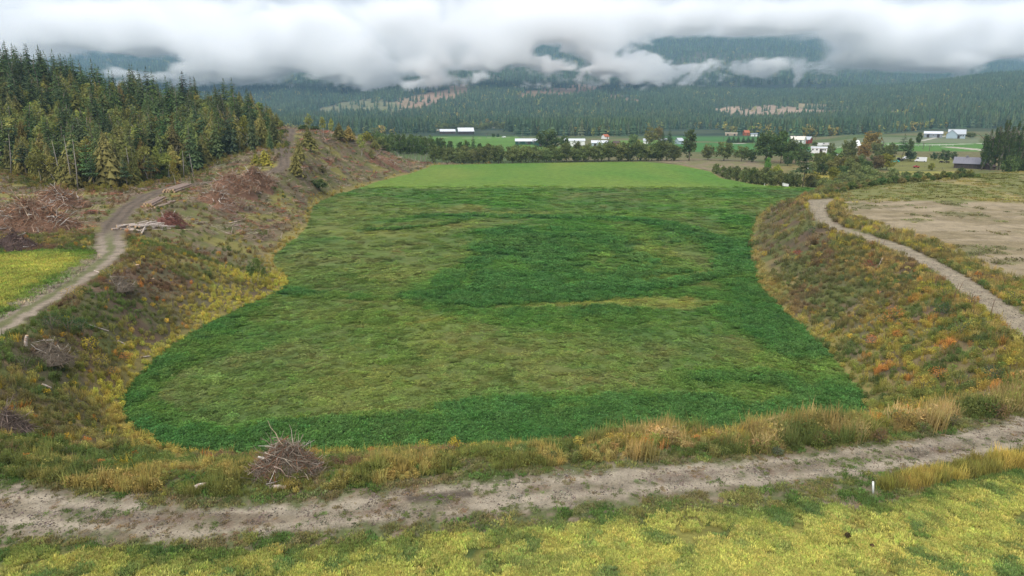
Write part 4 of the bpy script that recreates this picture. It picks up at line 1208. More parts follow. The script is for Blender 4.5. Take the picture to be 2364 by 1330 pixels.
def stuff_forest(name, items, r):
    src = []; off = {}
    for kx in KS:
        off[kx] = len(src); src += [to_inst(m) for m in KIND[kx][0][:2]]
    P = np.array([it[0] for it in items]); hh = np.array([it[2] for it in items])
    idx = np.array([off[it[1]] + rt.randrange(2) for it in items])
    tn = np.array([{'spruce': G_DARK, 'cedar': G_OLIVE, 'birch': G_BIRCH, 'pine': G_DARK}[it[1]] for it in items])
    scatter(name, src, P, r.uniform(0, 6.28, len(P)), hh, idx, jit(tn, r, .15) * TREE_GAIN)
if rest:
    stuff_forest("forest", [((x[i], y[i], z[i]), kx, hh) for i, kx, hh in rest], rn)
# dead trees standing in the wood
SNAG = plain_material("bleached_dead_wood", (.27, .24, .21), .9, vary=.25, scale=2, streak=(5, 5, 1))
for q, (px, py, h, l) in enumerate([(26,408,13,"pale leaning dead trunk at the left end of the wood"),(168,438,15,"tall bare grey trunk at the wood's edge, left of its twin"),(180,440,14,"tall bare grey trunk at the wood's edge, right of its twin"),(140,430,13,"thin dead trunk behind the slash pile's white sticks"),(302,425,11,"crooked white dead stem at the wood's edge above the track"),(240,434,9,"thin pale stem pair at the wood's foot"),
                                    (425,412,9,"white stem at the wood's foot above the dark log deck"),(448,410,8,"second white stem at the wood's foot above the dark log deck"),(352,290,9,"grey snag high in the middle of the wood"),(440,300,11,"forked grey snag near the right end of the wood"),(55,240,9,"grey snag in the upper left of the wood")]):
    p = on_ground(px, py, 150, 420, 500)
    if p is None: continue
    t_ = empty("dead_tree", tuple(p)); tag(t_, l, "dead tree"); t_.rotation_euler = (rt.gauss(0, .06), rt.gauss(0, .06), rt.uniform(0, 6))
    m = MB(); m.tube([(0, 0, -.3), (rt.gauss(0, .2), 0, h * .4), (rt.gauss(0, .3), rt.gauss(0, .2), h)], [.17, .13, .04], 6); m.build("trunk", SNAG, t_, True)
    for b in range(4):
        a = rt.uniform(0, 6.28); z_ = h * rt.uniform(.45, .85); L_ = rt.uniform(.6, 1.6)
        m = MB(); m.tube([(0, 0, z_), (math.cos(a) * L_, math.sin(a) * L_, z_ + L_ * rt.uniform(-.2, .6))], [.06, .02], 4); m.build("branch", SNAG, t_)
# undergrowth at the foot of the wood
ux, uy = fan(5000, 170, 330, rn, -.9, -.32)
ed = pdist(ux, uy, FOREST, True)
k = (ed < 7) & (uy < 320); ux, uy = ux[k], uy[k]
t = mix(np.array((.20, .17, .045)), np.array((.10, .13, .035)), sstep(.4, .6, fbm(ux, uy, 9., 3, 311)))
put("undergrowth", [weed_clump(650 + i, 1.0) for i in range(3)], ux, uy, jit(t, rn, .22), .9 + 1.4 * rn.uniform(size=len(ux)) ** 2, rn)

# ---- woods of the valley floor, the right-hand hill and the mountain side
def far_conifer(seed, whorls=7, nb=6, rad=.2):
    r = np.random.default_rng(seed); P, C = [], []
    for w in range(whorls):
        t = w / whorls; z = .06 + .9 * t; Rr = rad * (1 - t) ** .85 * r.uniform(.85, 1.15)
        for b in range(nb):
            a = 6.283 * (b + r.uniform(-.3, .3)) / nb + w; d = np.array((math.cos(a), math.sin(a), 0)); s = np.array((-math.sin(a), math.cos(a), 0))
            P.append([np.array((0, 0, z + .17)), d * Rr * r.uniform(.7, 1.15) + s * Rr * .55 + np.array((0, 0, z - .03)), d * Rr * r.uniform(.7, 1.15) - s * Rr * .55 + np.array((0, 0, z - .03))])
            C.append(np.array((1, 1, 1)) * r.uniform(.65, 1.3))
    return soup("far_conifer", P, C, LEAF_I)
def far_leafy(seed):
    P, C = broad_crown(seed, .36, .05, 12, 8, .085, 'round', .17)
    return soup("far_leafy", P, C, LEAF_I)
FAR_GAIN = 2.25
FSRC = [far_conifer(660 + i, 7, 6, .17 + .02 * (i % 3)) for i in range(5)] + [far_leafy(670 + i) for i in range(3)]
WOODS = [ats(p, -9) for p in [
    [(1168,312),(1300,314),(1420,314),(1495,309),(1480,301),(1560,299),(1640,298),(1650,281),(1168,281)],
    [(560,302),(700,302),(860,310),(1000,307),(1012,297),(1040,296),(1040,281),(560,281)],
    [(1740,310),(1830,317),(1905,317),(1990,313),(2045,311),(2130,308),(2364,302),(2700,302),(2700,283),(1640,283),(1640,298),(1700,308)]]]
def far_wood(n, y0, y1, u0, u1, hmin, hmax, leafy, power, seed, mask=None):
    x, y = fan(n, y0, y1, rn, u0, u1, power)
    kk, _ = cutblock(x, y)
    g = far_land(x, y) if y0 > 520 else height(x, y)
    wood = (g > -2) & (y > 1000)
    for w in WOODS: wood |= inside(x, y, w)
    wood |= y > 1420
    for line, w_, c in LANES: wood &= pdist(x, y, line) > w_ * .7
    for poly, c in PASTURES: wood &= ~inside(x, y, poly)
    wood &= (kk < .4) | (rn.uniform(size=n) < .035)
    dens = fbm(x, y, 220., 4, seed)
    wood &= (dens > .36) | (rn.uniform(size=n) < .45)
    x, y = x[wood], y[wood]
    z = far_land(x, y)
    nn = len(x)
    lf = (rn.uniform(size=nn) < leafy * (.3 + 2.4 * sstep(.45, .65, fbm(x, y, 160., 3, seed + 3))))
    idx = np.where(lf, 5 + rn.integers(0, 3, nn), rn.integers(0, 5, nn))
    t = np.where(lf[:, None], mix(np.array((.13, .15, .05)), np.array((.21, .17, .055)), rn.uniform(size=nn)), mix(np.array((.040, .068, .042)), np.array((.075, .098, .045)), rn.uniform(size=nn) * fbm(x, y, 120., 3, seed + 5) * 1.6))
    hh = np.where(lf, rn.uniform(hmin * .55, hmax * .7, nn), rn.uniform(hmin, hmax, nn))
    wd = hh * rn.uniform(.85, 1.35, nn)
    scatter("forest", FSRC, np.stack([x, y, z - .5], 1), rn.uniform(0, 6.28, nn), np.stack([wd, wd, hh], 1), idx, jit(t, rn, .16) * FAR_GAIN)
    return nn
nf = far_wood(30000, 860, 1500, -.5, .9, 15, 26, .10, 1.0, 401)
nf += far_wood(30000, 1400, 2750, .18, .9, 13, 21, .06, 1.0, 411)
nf += far_wood(42000, 1400, 3000, -.86, .26, 17, 28, .12, .8, 421)
nf += far_wood(24000, 2900, 5700, -.86, .86, 24, 36, .03, .9, 431)
print("far trees", nf)
# ---------------------------------------------------------------- trees of the valley and of the clearing, one by one
r5 = random.Random(505)
def spot(px, py, z=None):
    if z is None:
        p = on_ground(px, py, 30, 3000, 900)
        return p if p is not None else at(px, py, -8)
    return at(px, py, z)
def tree_px(key, px, base, top, wpx, tint, label, group=None, z=-8.0, cat="tree", trunk=True, jitc=.1):
    p = spot(px, base, z)
    dist = p[1]
    h = (base - top) * dist / F * 1.03
    crowns = KIND[key][0]
    ref = {'round': .95, 'tall': .62, 'poplar': .34, 'birch': .45, 'bush': 1.35, 'spruce': .29, 'cedar': .40, 'pine': .32}[key]
    wide = (wpx * dist / F) / (h * ref)
    gp = p.copy(); gp[2] = gz(p[0], p[1])
    if gp[2] > p[2] + 3 or z is not None: gp[2] = min(gp[2], p[2] + 1.5) if gp[2] > p[2] else gp[2]
    return plant(key, (gp[0], gp[1], gp[2] - .1), h, wide, jt(tint, r5, jitc), label, cat, group, r5, trunk)
# hedgerow along the far edge of the field
HB = [(1090, "below the two white roofed barns"), (1190, "below the far pasture"), (1275, "before the dark green sheds"), (1350, "before the big white shed"), (1440, "before the long grey shed"), (9999, "below the large olive tree")]
for i in range(27):
    px = 1008 + i * 21.2 + r5.uniform(-5, 5); lab = 'rounded olive tree in the front hedgerow, ' + [q[1] for q in HB if px < q[0]][0]; base = np.interp(px, [1000, 1200, 1560], [377, 375, 371])
    tree_px('round', px, base, base - r5.uniform(30, 47), r5.uniform(30, 42), G_HEDGE, lab, lab, -8)
lab = "darker tree of the second row, half hidden behind the hedgerow at the field end"
for i in range(22):
    px = 1030 + i * 25 + r5.uniform(-8, 8)
    tree_px('round', px, 371.0, 371 - r5.uniform(34, 46), r5.uniform(30, 40), G_HEDGE * .85, lab, "second row of trees behind the hedgerow", -8)
lab = "slender grey green birch in the stand at the field's far left corner"
for i in range(30):
    px = 868 + i * 4.6 + r5.uniform(-3, 3); base = 377 - r5.uniform(0, 7)
    tree_px('birch', px, base, base - r5.uniform(48, 68), r5.uniform(20, 28), G_GREEN * 1.05, lab, "birch stand at the far left corner of the field", -8)
lab = "leafy mid green tree in the clump behind the birch stand, left of the white barns"
for i in range(14):
    px = 900 + i * 9 + r5.uniform(-5, 5); base = 356 - r5.uniform(0, 5)
    tree_px('tall', px, base, base - r5.uniform(30, 46), r5.uniform(20, 28), G_GREEN * .85, lab, "clump of trees behind the birch stand", -8)
tree_px('spruce', 1093, 368, 307, 17, G_DARK, "single tall dark spruce standing up out of the trees below the white barns")
for px, b, t, w in [(1062,366,325,24),(1078,366,322,20),(1108,367,328,22),(1040,366,322,24),(1120,365,335,20)]:
    tree_px('tall', px, b, t, w, G_GREEN * .8, "mid green tree in the small group round the tall spruce below the white barns", "trees around the tall spruce")
tree_px('round', 1151, 354, 340, 15, np.array((.16,.07,.035)), "small rust red round tree in the pasture behind the hedgerow")
tree_px('round', 1264, 348, 297, 62, G_GREEN * .8, "broad dark green tree in front of the dark green round-roofed shed")
tree_px('round', 1305, 346, 312, 30, G_GREEN * .8, "dark tree just left of the big white shed")
tree_px('tall', 1590, 371, 300, 38, G_GREEN * .85, "tall dark columnar tree towering over the right end of the hedgerow")
tree_px('round', 1500, 332, 293, 36, np.array((.15,.14,.05)), "large olive tree with an orange flush behind the right part of the hedgerow")
tree_px('round', 1520, 330, 291, 26, G_ORANGE * .8, "orange brown autumn tree beside the large olive tree behind the hedgerow")
tree_px('round', 1461, 345, 306, 26, G_GREEN * 1.2, "light green tree behind the hedgerow right of the small red shed")
tree_px('round', 1470, 345, 318, 18, G_YEL, "small golden tree next to the light green one behind the hedgerow")
tree_px('spruce', 1545, 336, 298, 18, G_DARK, "dark conifer behind the hedgerow, right of the orange brown tree", "pair of conifers behind the hedgerow")
tree_px('spruce', 1530, 336, 300, 16, G_DARK, "dark conifer behind the hedgerow, right of the orange brown tree", "pair of conifers behind the hedgerow")
for px, b, t, w, c, l in [(1634,369,333,32,G_HEDGE,"leftmost round tree of the three behind the brown strip at the field's right end"),(1671,371,326,46,G_HEDGE*.9,"largest round tree of the three behind the brown strip at the field's right end"),(1712,372,336,40,G_HEDGE*1.15,"yellow topped round tree of the three behind the brown strip at the field's right end")]:
    tree_px('round', px, b, t, w, c, l)
tree_px('round', 1768, 376, 304, 58, G_GREEN * .75, "tallest dark broad tree right of the round trees beyond the field")
tree_px('tall', 1802, 377, 303, 44, G_GREEN, "tall loose green tree leaning against the tallest dark tree")
for px, b, t, w in [(1825,378,320,34),(1843,380,330,34),(1735,374,345,26),(1862,378,345,26),(1818,384,350,30)]:
    tree_px('round', px, b, t, w, G_GREEN * .85, "lower dark tree in the thicket around the tallest trees beyond the field", "thicket around the tallest trees")
tree_px('pine', 1853, 430, 334, 34, G_DARK * 1.1, "very tall dark conifer rising from the shrubs by the field's right corner")
lab = "dense olive shrub in the belt along the right end of the green field"
for px, b, t, w in [(1654,401,378,22),(1668,405,381,22),(1684,410,380,26),(1700,414,385,26),(1716,418,388,24),(1735,421,384,34),(1757,424,388,40),(1778,426,390,40),(1722,403,380,26),(1745,404,379,28),(1700,399,379,24),(1770,402,380,30),(1800,428,396,34),(1822,430,394,34),(1840,430,398,28),(1872,430,400,30),(1890,432,408,28),(1795,408,384,30)]:
    tree_px('bush', px, b, t, w, G_HEDGE * .95, lab, "belt of shrubs along the right end of the green field", cat="shrub")
tree_px('bush', 1790, 404, 375, 30, G_YEL * .9, "yellow green shrub in the middle of the belt beside the field", cat="shrub")
tree_px('bush', 1772, 394, 364, 18, np.array((.08,.17,.04)), "bright green young tree behind the yellow green shrub")
lab = "dark round shrub in the row behind the tall conifer and the light pole"
for px, b, t, w in [(1878,402,378,28),(1900,403,377,28),(1922,402,379,26),(1936,402,382,20)]:
    tree_px('bush', px, b, t, w, G_GREEN * .6, lab, "row of dark shrubs behind the light pole", cat="shrub")
lab = "yellowing green bush in the tangle left of the tan field"
for px, b, t, w in [(1950,418,388,40),(1975,419,382,46),(2000,416,378,46),(2020,414,386,40),(1925,425,400,36),(1900,434,412,30),(1945,430,410,30),(1910,385,360,30),(1890,372,350,26),(1960,430,402,40),(1985,426,398,44),(2010,424,400,40),(2035,420,396,36),(1930,440,416,34),(2050,414,394,34),(1965,400,374,34),(1930,395,372,30),(2060,405,386,30),(1905,420,398,24),(2090,408,392,26),(2120,406,392,26)]:
    tree_px('bush', px, b, t, w, G_HEDGE * 1.25, lab, "tangle of bushes left of the tan field", cat="shrub")
tree_px('tall', 1948, 386, 325, 26, G_HEDGE * 1.1, "left tree of the tall pair beside the small barn with the orange digger")
tree_px('tall', 1963, 386, 320, 26, G_HEDGE, "right tree of the tall pair beside the small barn with the orange digger")
tree_px('round', 2010, 352, 308, 44, G_ORANGE * .85, "tall orange brown autumn tree above the bushes right of centre")
tree_px('round', 1990, 372, 332, 34, G_ORANGE * .75, "olive orange tree in front of the tall autumn tree")
tree_px('round', 2020, 364, 334, 36, G_HEDGE, "green tree beneath the tall orange brown autumn tree")
tree_px('round', 2047, 392, 354, 38, G_YEL * .75, "bright yellow green tree at the right end of the bushes by the paddock")
tree_px('round', 2025, 394, 356, 30, np.array((.13,.10,.055)), "brownish thinning tree left of the bright yellow green tree")
tree_px('pine', 2084, 353, 292, 26, G_DARK, "lone tall conifer on the terrace beside the parked cars", z=-2.5)
tree_px('tall', 2100, 347, 308, 18, G_GREEN, "pale green tree next to the lone tall conifer on the terrace", z=-2.5)
tree_px('round', 2103, 362, 338, 26, G_DARK * 1.1, "dark bush under the lone tall conifer", z=-5)
tree_px('tall', 2120, 336, 306, 16, G_GREEN * .7, "dark tree by the pale lane on the terrace", z=-2.5)
for px, b, t, w, l in [(2157,361,342,17,"small dark tree at the left of the three on the brown terrace bank"),(2181,364,333,28,"largest dark tree of the three on the brown terrace bank"),(2202,361,340,16,"slim tree at the right of the three on the brown terrace bank")]:
    tree_px('round', px, b, t, w, G_DARK * 1.15, l, z=-5)
lab = "tall dark Lombardy poplar in the crowded stand at the right edge"
for i in range(20):
    px = 2266 + i * 6.3 + r5.uniform(-2, 2); base = 392 - (i % 3) * 3
    tree_px('poplar', px, base, np.interp(px, [2260, 2290, 2320, 2364], [305, 285, 283, 292]) + r5.uniform(-4, 8), r5.uniform(15, 19), G_GREEN * .72, lab, "stand of poplars at the right edge")
tree_px('round', 2330, 402, 353, 40, G_GREEN * 1.25, "light green bushy tree in front of the poplar stand", z=-6)
tree_px('round', 2364, 396, 360, 40, G_GREEN * .8, "dark bushy tree at the right edge in front of the poplars", z=-6)
tree_px('bush', 2220, 400, 381, 26, G_GREEN * .7, "dark shrub in front of the brown barn", cat="shrub", z=-7)
tree_px('bush', 2232, 400, 388, 22, G_GREEN, "greener shrub right of the dark one in front of the brown barn", cat="shrub", z=-7)
tree_px('bush', 2150, 392, 375, 16, G_YEL * .7, "small yellowing tree in the paddock left of the brown barn", cat="shrub")
lab = "low olive shrub on the edge of the bench beyond the tan field"
for i in range(40):
    px = 1918 + i * 8.6 + r5.uniform(-4, 4); b = np.interp(px, [1918, 1960, 2030, 2150, 2250], [444, 434, 421, 410, 404]) + r5.uniform(-4, 2)
    p = on_ground(px, b + 6, 100, 500, 700); h = r5.uniform(9, 19) * p[1] / F; plant('bush', tuple(p), h, r5.uniform(.8, 1.3), jt((G_HEDGE, G_OLIVE * 1.2, G_GREEN)[i % 3], r5), (sl := ('low olive green', 'low yellowish brown', 'low dark green')[i % 3] + ' shrub on the bench edge beyond the tan field, ' + ('beside the thicket' if px < 2060 else 'below the paddock')), 'shrub', sl, r5)
lab = "small dark conifer in the straight row of six on the far green field"
for px in (1682, 1693, 1704, 1716, 1727, 1737):
    tree_px('spruce', px, 329.5, 314 + r5.uniform(-2, 1), 10, G_DARK * .9, lab, "row of six conifers on the far green field", -9)
tree_px('round', 1919, 345, 316, 22, G_HEDGE * 1.2, "single round lollipop tree on the far green field, white trailers behind", z=-2.5)
for px, b, t, w, c, l in [(1825,328,304,18,G_DARK,"blue green conifer left of the white houses"),(1838,328,303,18,G_DARK,"blue green conifer behind the white houses"),(1858,326,303,30,G_HEDGE*1.2,"yellow green tree behind the red roofed shed"),(1881,325,313,16,G_HEDGE*1.2,"small yellow green tree right of the red shed"),(1822,333,316,14,G_YEL*.7,"small olive tree in front of the white houses"),(2188,318,306,14,G_YEL*1.2,"golden yellow tree between the grey long house and the blue house"),(2206,320,309,12,G_DARK,"dark shrub in front of the blue gabled house"),(2240,320,306,26,G_HEDGE,"green tree right of the blue gabled house"),(2222,320,311,14,G_DARK,"dark bush at the right front of the blue gabled house")]:
    tree_px('round' if 'conifer' not in l else 'spruce', px, b, t, w, c, l, z=-3)
lab = "leafy light green tree behind the two white roofed barns"
for i in range(20):
    px = 1012 + i * 8 + r5.uniform(-4, 4); b = 301 + r5.uniform(-3, 1)
    tree_px('round', px, b, b - r5.uniform(11, 19), r5.uniform(14, 20), G_HEDGE * 1.1, lab, "leafy trees behind the white roofed barns", -9)
tree_px('round', 1139, 317, 308, 9, G_DARK, "small dark round bush at the left of two on the pasture", cat="shrub", z=-9)
tree_px('round', 1149, 317, 309, 9, G_DARK, "small dark round bush at the right of two on the pasture", cat="shrub", z=-9)
# the cleared hump on the left
for key, px, b, t, w, c, l in [('birch',714,304,264,20,G_BIRCH*1.2,"tall thin pale birch left standing on the skyline of the clearing"),('cedar',713,345,292,30,G_OLIVE*.75,"dark olive conifer standing alone beside the track on the clearing"),
    ('birch',746,318,270,18,G_BIRCH,"left slender tree of the pair on the cleared hump"),('birch',766,318,274,14,G_BIRCH*1.1,"right slender tree of the pair on the cleared hump"),('cedar',784,322,284,24,G_OLIVE*.9,"olive young conifer on the cleared hump near the slender pair"),
    ('cedar',806,322,290,26,np.array((.16,.12,.045)),"rusty orange young conifer on the cleared hump"),('birch',834,362,312,22,G_BIRCH,"bare stemmed birch on the steep cleared slope"),('birch',848,338,304,26,G_YEL*.9,"yellow leafed birch at the brow of the cleared slope"),
    ('cedar',866,345,322,22,G_OLIVE,"bushy olive sapling on the brow near the yellow birch"),('cedar',857,365,345,20,G_OLIVE,"low olive sapling on the slope below the yellow birch"),('cedar',692,372,322,24,G_OLIVE*1.05,"olive sapling just right of the climbing track"),('cedar',684,402,352,26,G_OLIVE,"taller olive sapling at the foot of the climbing track"),
    ('round',737,438,412,44,G_GREEN*.9,"dark green bush on the bank above the field edge"),('cedar',640,296,262,22,G_OLIVE*1.1,"golden conifer at the right end of the wood on the skyline"),('cedar',612,380,345,26,G_YEL*.8,"yellow sapling at the foot of the wood by the track"),('cedar',592,384,352,22,G_YEL*.7,"yellow green sapling beside the wood's lower corner"),
    ('birch',596,652,588,30,np.array((.13,.17,.05)),"young green aspen on the bank beside the field bend"),('birch',580,655,598,24,np.array((.10,.15,.05)),"slimmer young aspen left of its twin at the field bend"),('birch',612,656,612,20,np.array((.11,.15,.05)),"short young aspen right of its twin at the field bend"),
    ('birch',405,428,368,22,G_YEL*.75,"thin yellow birch with a white stem at the edge of the wood"),('bush',745,400,382,24,G_OLIVE,"olive bush on the cleared slope under the hump"),('bush',480,640,622,26,G_HEDGE,"low green bush on the left bank crest"),
    ('birch',650,300,278,16,G_BIRCH,"small birch at the top of the climbing track"),('round',700,302,288,30,G_GREEN,"low green trees on the skyline right of the track top"),('round',725,302,290,30,G_GREEN*.9,"low dark tree on the skyline behind the tall thin birch")]:
    p = on_ground(px, b, 60, 600, 600)
    if p is None or p[1] > 420: p = at_d(px, b, 320)
    h = (b - t) * p[1] / F * 1.03
    ref = {'round': .95, 'birch': .45, 'bush': 1.35, 'cedar': .40}[key]
    plant(key, (p[0], p[1], p[2] - .1), h, (w * p[1] / F) / (h * ref), jt(c, r5, .08), l, "tree" if key != 'bush' else "shrub", None, r5)
lab = "bushy mixed tree in the belt on the hump's far brow"
for i in range(16):
    px = 770 + i * 8 + r5.uniform(-3, 3)
    p = at_d(px, 325 + i * 1.0, 385 + r5.uniform(0, 25)); p[2] = gz(p[0], p[1])
    plant('round' if i % 3 else 'cedar', tuple(p), r5.uniform(6, 10), 1.1, jt((G_GREEN, G_OLIVE, G_HEDGE)[i % 3], r5), lab, "tree", "belt of trees on the hump's far brow", r5)

lab = "green or yellowing tree in the dense thicket between the light pole and the paddock"
for i in range(34):
    px = 1862 + r5.uniform(0, 200); b = r5.uniform(378, 424) - max(0, px - 1960) * .14
    tree_px(r5.choice(['round', 'tall', 'round', 'bush']), px, b, b - r5.uniform(20, 40), r5.uniform(22, 34), (G_HEDGE, G_GREEN, G_HEDGE * 1.25, G_OLIVE * 1.3, G_YEL * .7)[i % 5], (sl := ("olive green", "mid green", "pale olive green", "yellowish brown", "yellow green")[i % 5] + " tree in the thicket between the light pole and the paddock, " + ("left part" if px < 1962 else "right part")), sl)
# ---------------------------------------------------------------- brush piles and logs
def wood_material(name, vary=.35, rough=.85):
    m, N, L = new_mat(name)
    out = N.new("ShaderNodeOutputMaterial"); b = N.new("ShaderNodeBsdfPrincipled"); b.inputs['Roughness'].default_value = rough; b.inputs['Specular IOR Level'].default_value = .2
    oi = N.new("ShaderNodeObjectInfo"); tcn = N.new("ShaderNodeTexCoord")
    mp = N.new("ShaderNodeMapping"); mp.inputs['Scale'].default_value = (3, 9, 9)
    nz_ = N.new("ShaderNodeTexNoise"); nz_.inputs['Scale'].default_value = 2.0; nz_.inputs['Detail'].default_value = 5
    L.new(tcn.outputs['Object'], mp.inputs[0]); L.new(mp.outputs[0], nz_.inputs['Vector'])
    mr = N.new("ShaderNodeMapRange"); mr.inputs[1].default_value = .3; mr.inputs[2].default_value = .7; mr.inputs[3].default_value = 1 - vary; mr.inputs[4].default_value = 1 + vary
    L.new(nz_.outputs['Fac'], mr.inputs[0])
    mm = N.new("ShaderNodeMix"); mm.data_type = 'RGBA'; mm.blend_type = 'MULTIPLY'; mm.inputs[0].default_value = 1
    L.new(oi.outputs['Color'], mm.inputs[6]); L.new(mr.outputs[0], mm.inputs[7]); L.new(mm.outputs[2], b.inputs['Base Color'])
    bp = N.new("ShaderNodeBump"); bp.inputs['Strength'].default_value = .3; bp.inputs['Distance'].default_value = .02
    L.new(nz_.outputs['Fac'], bp.inputs['Height']); L.new(bp.outputs[0], b.inputs['Normal'])
    L.new(b.outputs[0], out.inputs[0]); return m
WOOD = wood_material("weathered_wood")
CUT = plain_material("cut_wood_end", (.50, .34, .20), .8, vary=.15, scale=4)
BIRCH_LOG = plain_material("birch_bark_log", (.60, .56, .50), .8, scale=3, color2=(.30, .18, .12), streak=(4, 1, 1), bump=.2)
def branch_mesh(seed, fork=True):
    """a crooked branch one metre long along x"""
    r = random.Random(seed); m = MB(); n = 4
    pts = [(k / n - .5, r.gauss(0, (.014, .035, .02)[seed % 3]) * (k > 0), r.gauss(0, (.014, .035, .02)[seed % 3]) * (k > 0)) for k in range(n + 1)]
    m.tube(pts, [.016 * (1 - .17 * k) * r.uniform(.85, 1.15) for k in range(n + 1)], 4)
    if fork:
        k = r.randrange(1, 4); p = pts[k]; a = r.uniform(0, 6.28); L_ = r.uniform(.15, .35)
        m.tube([p, (p[0] + L_ * .8, p[1] + math.cos(a) * L_ * .6, p[2] + math.sin(a) * L_ * .6)], [.009, .004], 3, caps=False)
    return m.mesh("branch", WOOD)
BRANCH = [branch_mesh(700 + i, i % 3 != 0) for i in range(9)]
def pile(px, py, wpx, hm, n, label, cols, lmin, lmax, twigs=300, depth=.8, thick=1.0, pale=.12, seed=1, radial=.5, cat="brush pile", rxm=None):
    r = random.Random(seed * 31 + 7)
    c = on_ground(px, py, 25, 500, 900)
    mpp = c[1] / F; rx = rxm or wpx * mpp / 2; ry = rx * depth
    c = np.array((c[0], c[1] + ry * .75, 0)); c[2] = gz(c[0], c[1])
    t = empty("brush_pile", tuple(c)); tag(t, label, cat)
    def where():
        a = r.uniform(0, 6.28); q = r.random() ** .6
        top = hm * (1 - q ** 1.35) * r.uniform(.55, 1.0)
        X, Y = math.cos(a) * q * rx, math.sin(a) * q * ry
        gl = 0.0
        return a, q, X, Y, top + gl
    gzs = {}
    for i in range(n):
        a, q, X, Y, Z = where()
        L_ = r.uniform(lmin, lmax) * (1.15 - .35 * q)
        yaw = (a + r.gauss(0, .7)) if r.random() < radial else r.uniform(0, 6.28)
        pitch = -math.atan2(hm * 1.1, rx) * r.uniform(-.3, 1.3) if r.random() < .75 else r.uniform(-.8, .8)
        col = cols[r.randrange(len(cols))]
        if r.random() < pale: col = (.46, .41, .36)
        th = thick * r.uniform(.6, 1.7) * (1.25 if col[0] > .4 else 1)
        b = r.uniform(.6, 1.35)
        gdz = (gz(c[0] + X, c[1] + Y) - c[2]) if abs(X) > 2.5 else 0
        inst("branch", BRANCH[r.randrange(len(BRANCH))], t, (X, Y, max(Z + gdz, .05)), (r.uniform(0, 6.28), pitch, yaw), (L_, L_ * .55 * th ** .5 + .6 * th, L_ * .55 * th ** .5 + .6 * th), tuple(min(.8, k * b) for k in col))
    # fine twigs: one tangle
    rr = np.random.default_rng(seed); P, C = [], []
    for i in range(twigs):
        a, q, X, Y, Z = where(); L_ = r.uniform(lmin, lmax) * .55
        yaw = (a + r.gauss(0, .6)) if r.random() < .6 else r.uniform(0, 6.28)
        pt = -math.atan2(hm, rx) * r.uniform(-.2, 1.2)
        d = np.array((math.cos(yaw) * math.cos(pt), math.sin(yaw) * math.cos(pt), math.sin(pt)))
        s = np.cross(d, (0, 0, 1)); s /= np.linalg.norm(s) + 1e-6; u = np.cross(s, d); w = .010 * thick * r.uniform(.7, 1.6) + .002 * lmax
        p = np.array((X, Y, max(Z * .97, .05))); col = np.array(cols[r.randrange(len(cols))]) * r.uniform(.55, 1.3)
        a0, a1 = p - d * L_ * .5, p + d * L_ * .5
        P.append([a0 - s * w, a0 + u * w, a1 + u * w * .4, a1 - s * w * .4]); C.append(col)
        P.append([a0 + u * w, a0 + s * w, a1 + s * w * .4, a1 + u * w * .4]); C.append(col)
    o = inst("twigs", soup("twigs", P, C, LEAF_P), t); o["kind"] = "stuff"
    # added core mound under the sticks, darker than them, for bulk
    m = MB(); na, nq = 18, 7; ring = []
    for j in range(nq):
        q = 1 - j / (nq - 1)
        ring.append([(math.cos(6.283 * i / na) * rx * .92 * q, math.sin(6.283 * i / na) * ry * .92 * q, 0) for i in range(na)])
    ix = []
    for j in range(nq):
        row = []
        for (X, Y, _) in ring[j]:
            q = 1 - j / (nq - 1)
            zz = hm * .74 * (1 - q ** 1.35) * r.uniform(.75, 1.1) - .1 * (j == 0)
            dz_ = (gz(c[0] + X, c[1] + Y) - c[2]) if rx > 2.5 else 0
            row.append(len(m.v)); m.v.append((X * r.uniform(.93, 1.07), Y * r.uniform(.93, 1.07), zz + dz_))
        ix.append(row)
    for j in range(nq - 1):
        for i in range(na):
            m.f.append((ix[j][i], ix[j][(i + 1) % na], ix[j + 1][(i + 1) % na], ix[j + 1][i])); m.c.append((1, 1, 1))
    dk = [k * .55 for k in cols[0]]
    o = m.build("dark_core", WOOD, t); o.color = (*dk, 1)
    return t, c
RUST = [(.31, .175, .11), (.28, .185, .125), (.38, .29, .21), (.23, .16, .11), (.35, .19, .11)]
GREY = [(.26, .215, .165), (.22, .175, .13), (.32, .27, .21), (.19, .14, .10)]
t1, c1 = pile(645, 1116, 205, 2.55, 290, "tall heap of grey and rusty branches standing beside the dirt road in the foreground", GREY + [(.27, .115, .06), (.25, .19, .15)], .8, 2.3, 1500, .75, .9, .10, 1, .8)
inst("branch", BRANCH[0], t1, (-.45, 0, 2.85), (0, -1.05, math.pi * .93 + 0), (1.9, 1.9, 1.9), (.52, .40, .28))["label"] = "long bent pale branch sticking up from the top"
inst("branch", BRANCH[3], t1, (.55, 0, 2.7), (0, -1.45, 2.9), (1.5, 1.6, 1.6), (.46, .38, .31))
inst("branch", BRANCH[6], t1, (.95, 0, 2.3), (0, -1.5, .2), (1.3, 1.4, 1.4), (.40, .33, .27))
inst("branch", BRANCH[3], t1, (-1.05, -.5, 1.35), (0, .35, .1), (.95, 3.6, 3.6), (.66, .60, .55))["label"] = "thick white birch stick jutting out at the left"
inst("branch", BRANCH[6], t1, (.5, -1.35, .75), (0, .5, -.2), (1.9, 2.6, 2.6), (.36, .26, .21))
inst("branch", BRANCH[0], t1, (.15, -1.65, .25), (0, -.15, .1), (1.2, 3, 3), (.42, .38, .34))
pile(30, 540, 225, 7.0, 230, "huge reddish slash pile cut off by the left picture edge, above the yellow field", RUST, 2.0, 5.5, 1200, .8, 3.4, .26, 2)
pile(112, 484, 140, 5.6, 150, "big reddish slash pile with white sticks on top, in front of the wood", RUST, 2.0, 5.0, 800, .7, 3.4, .26, 3)
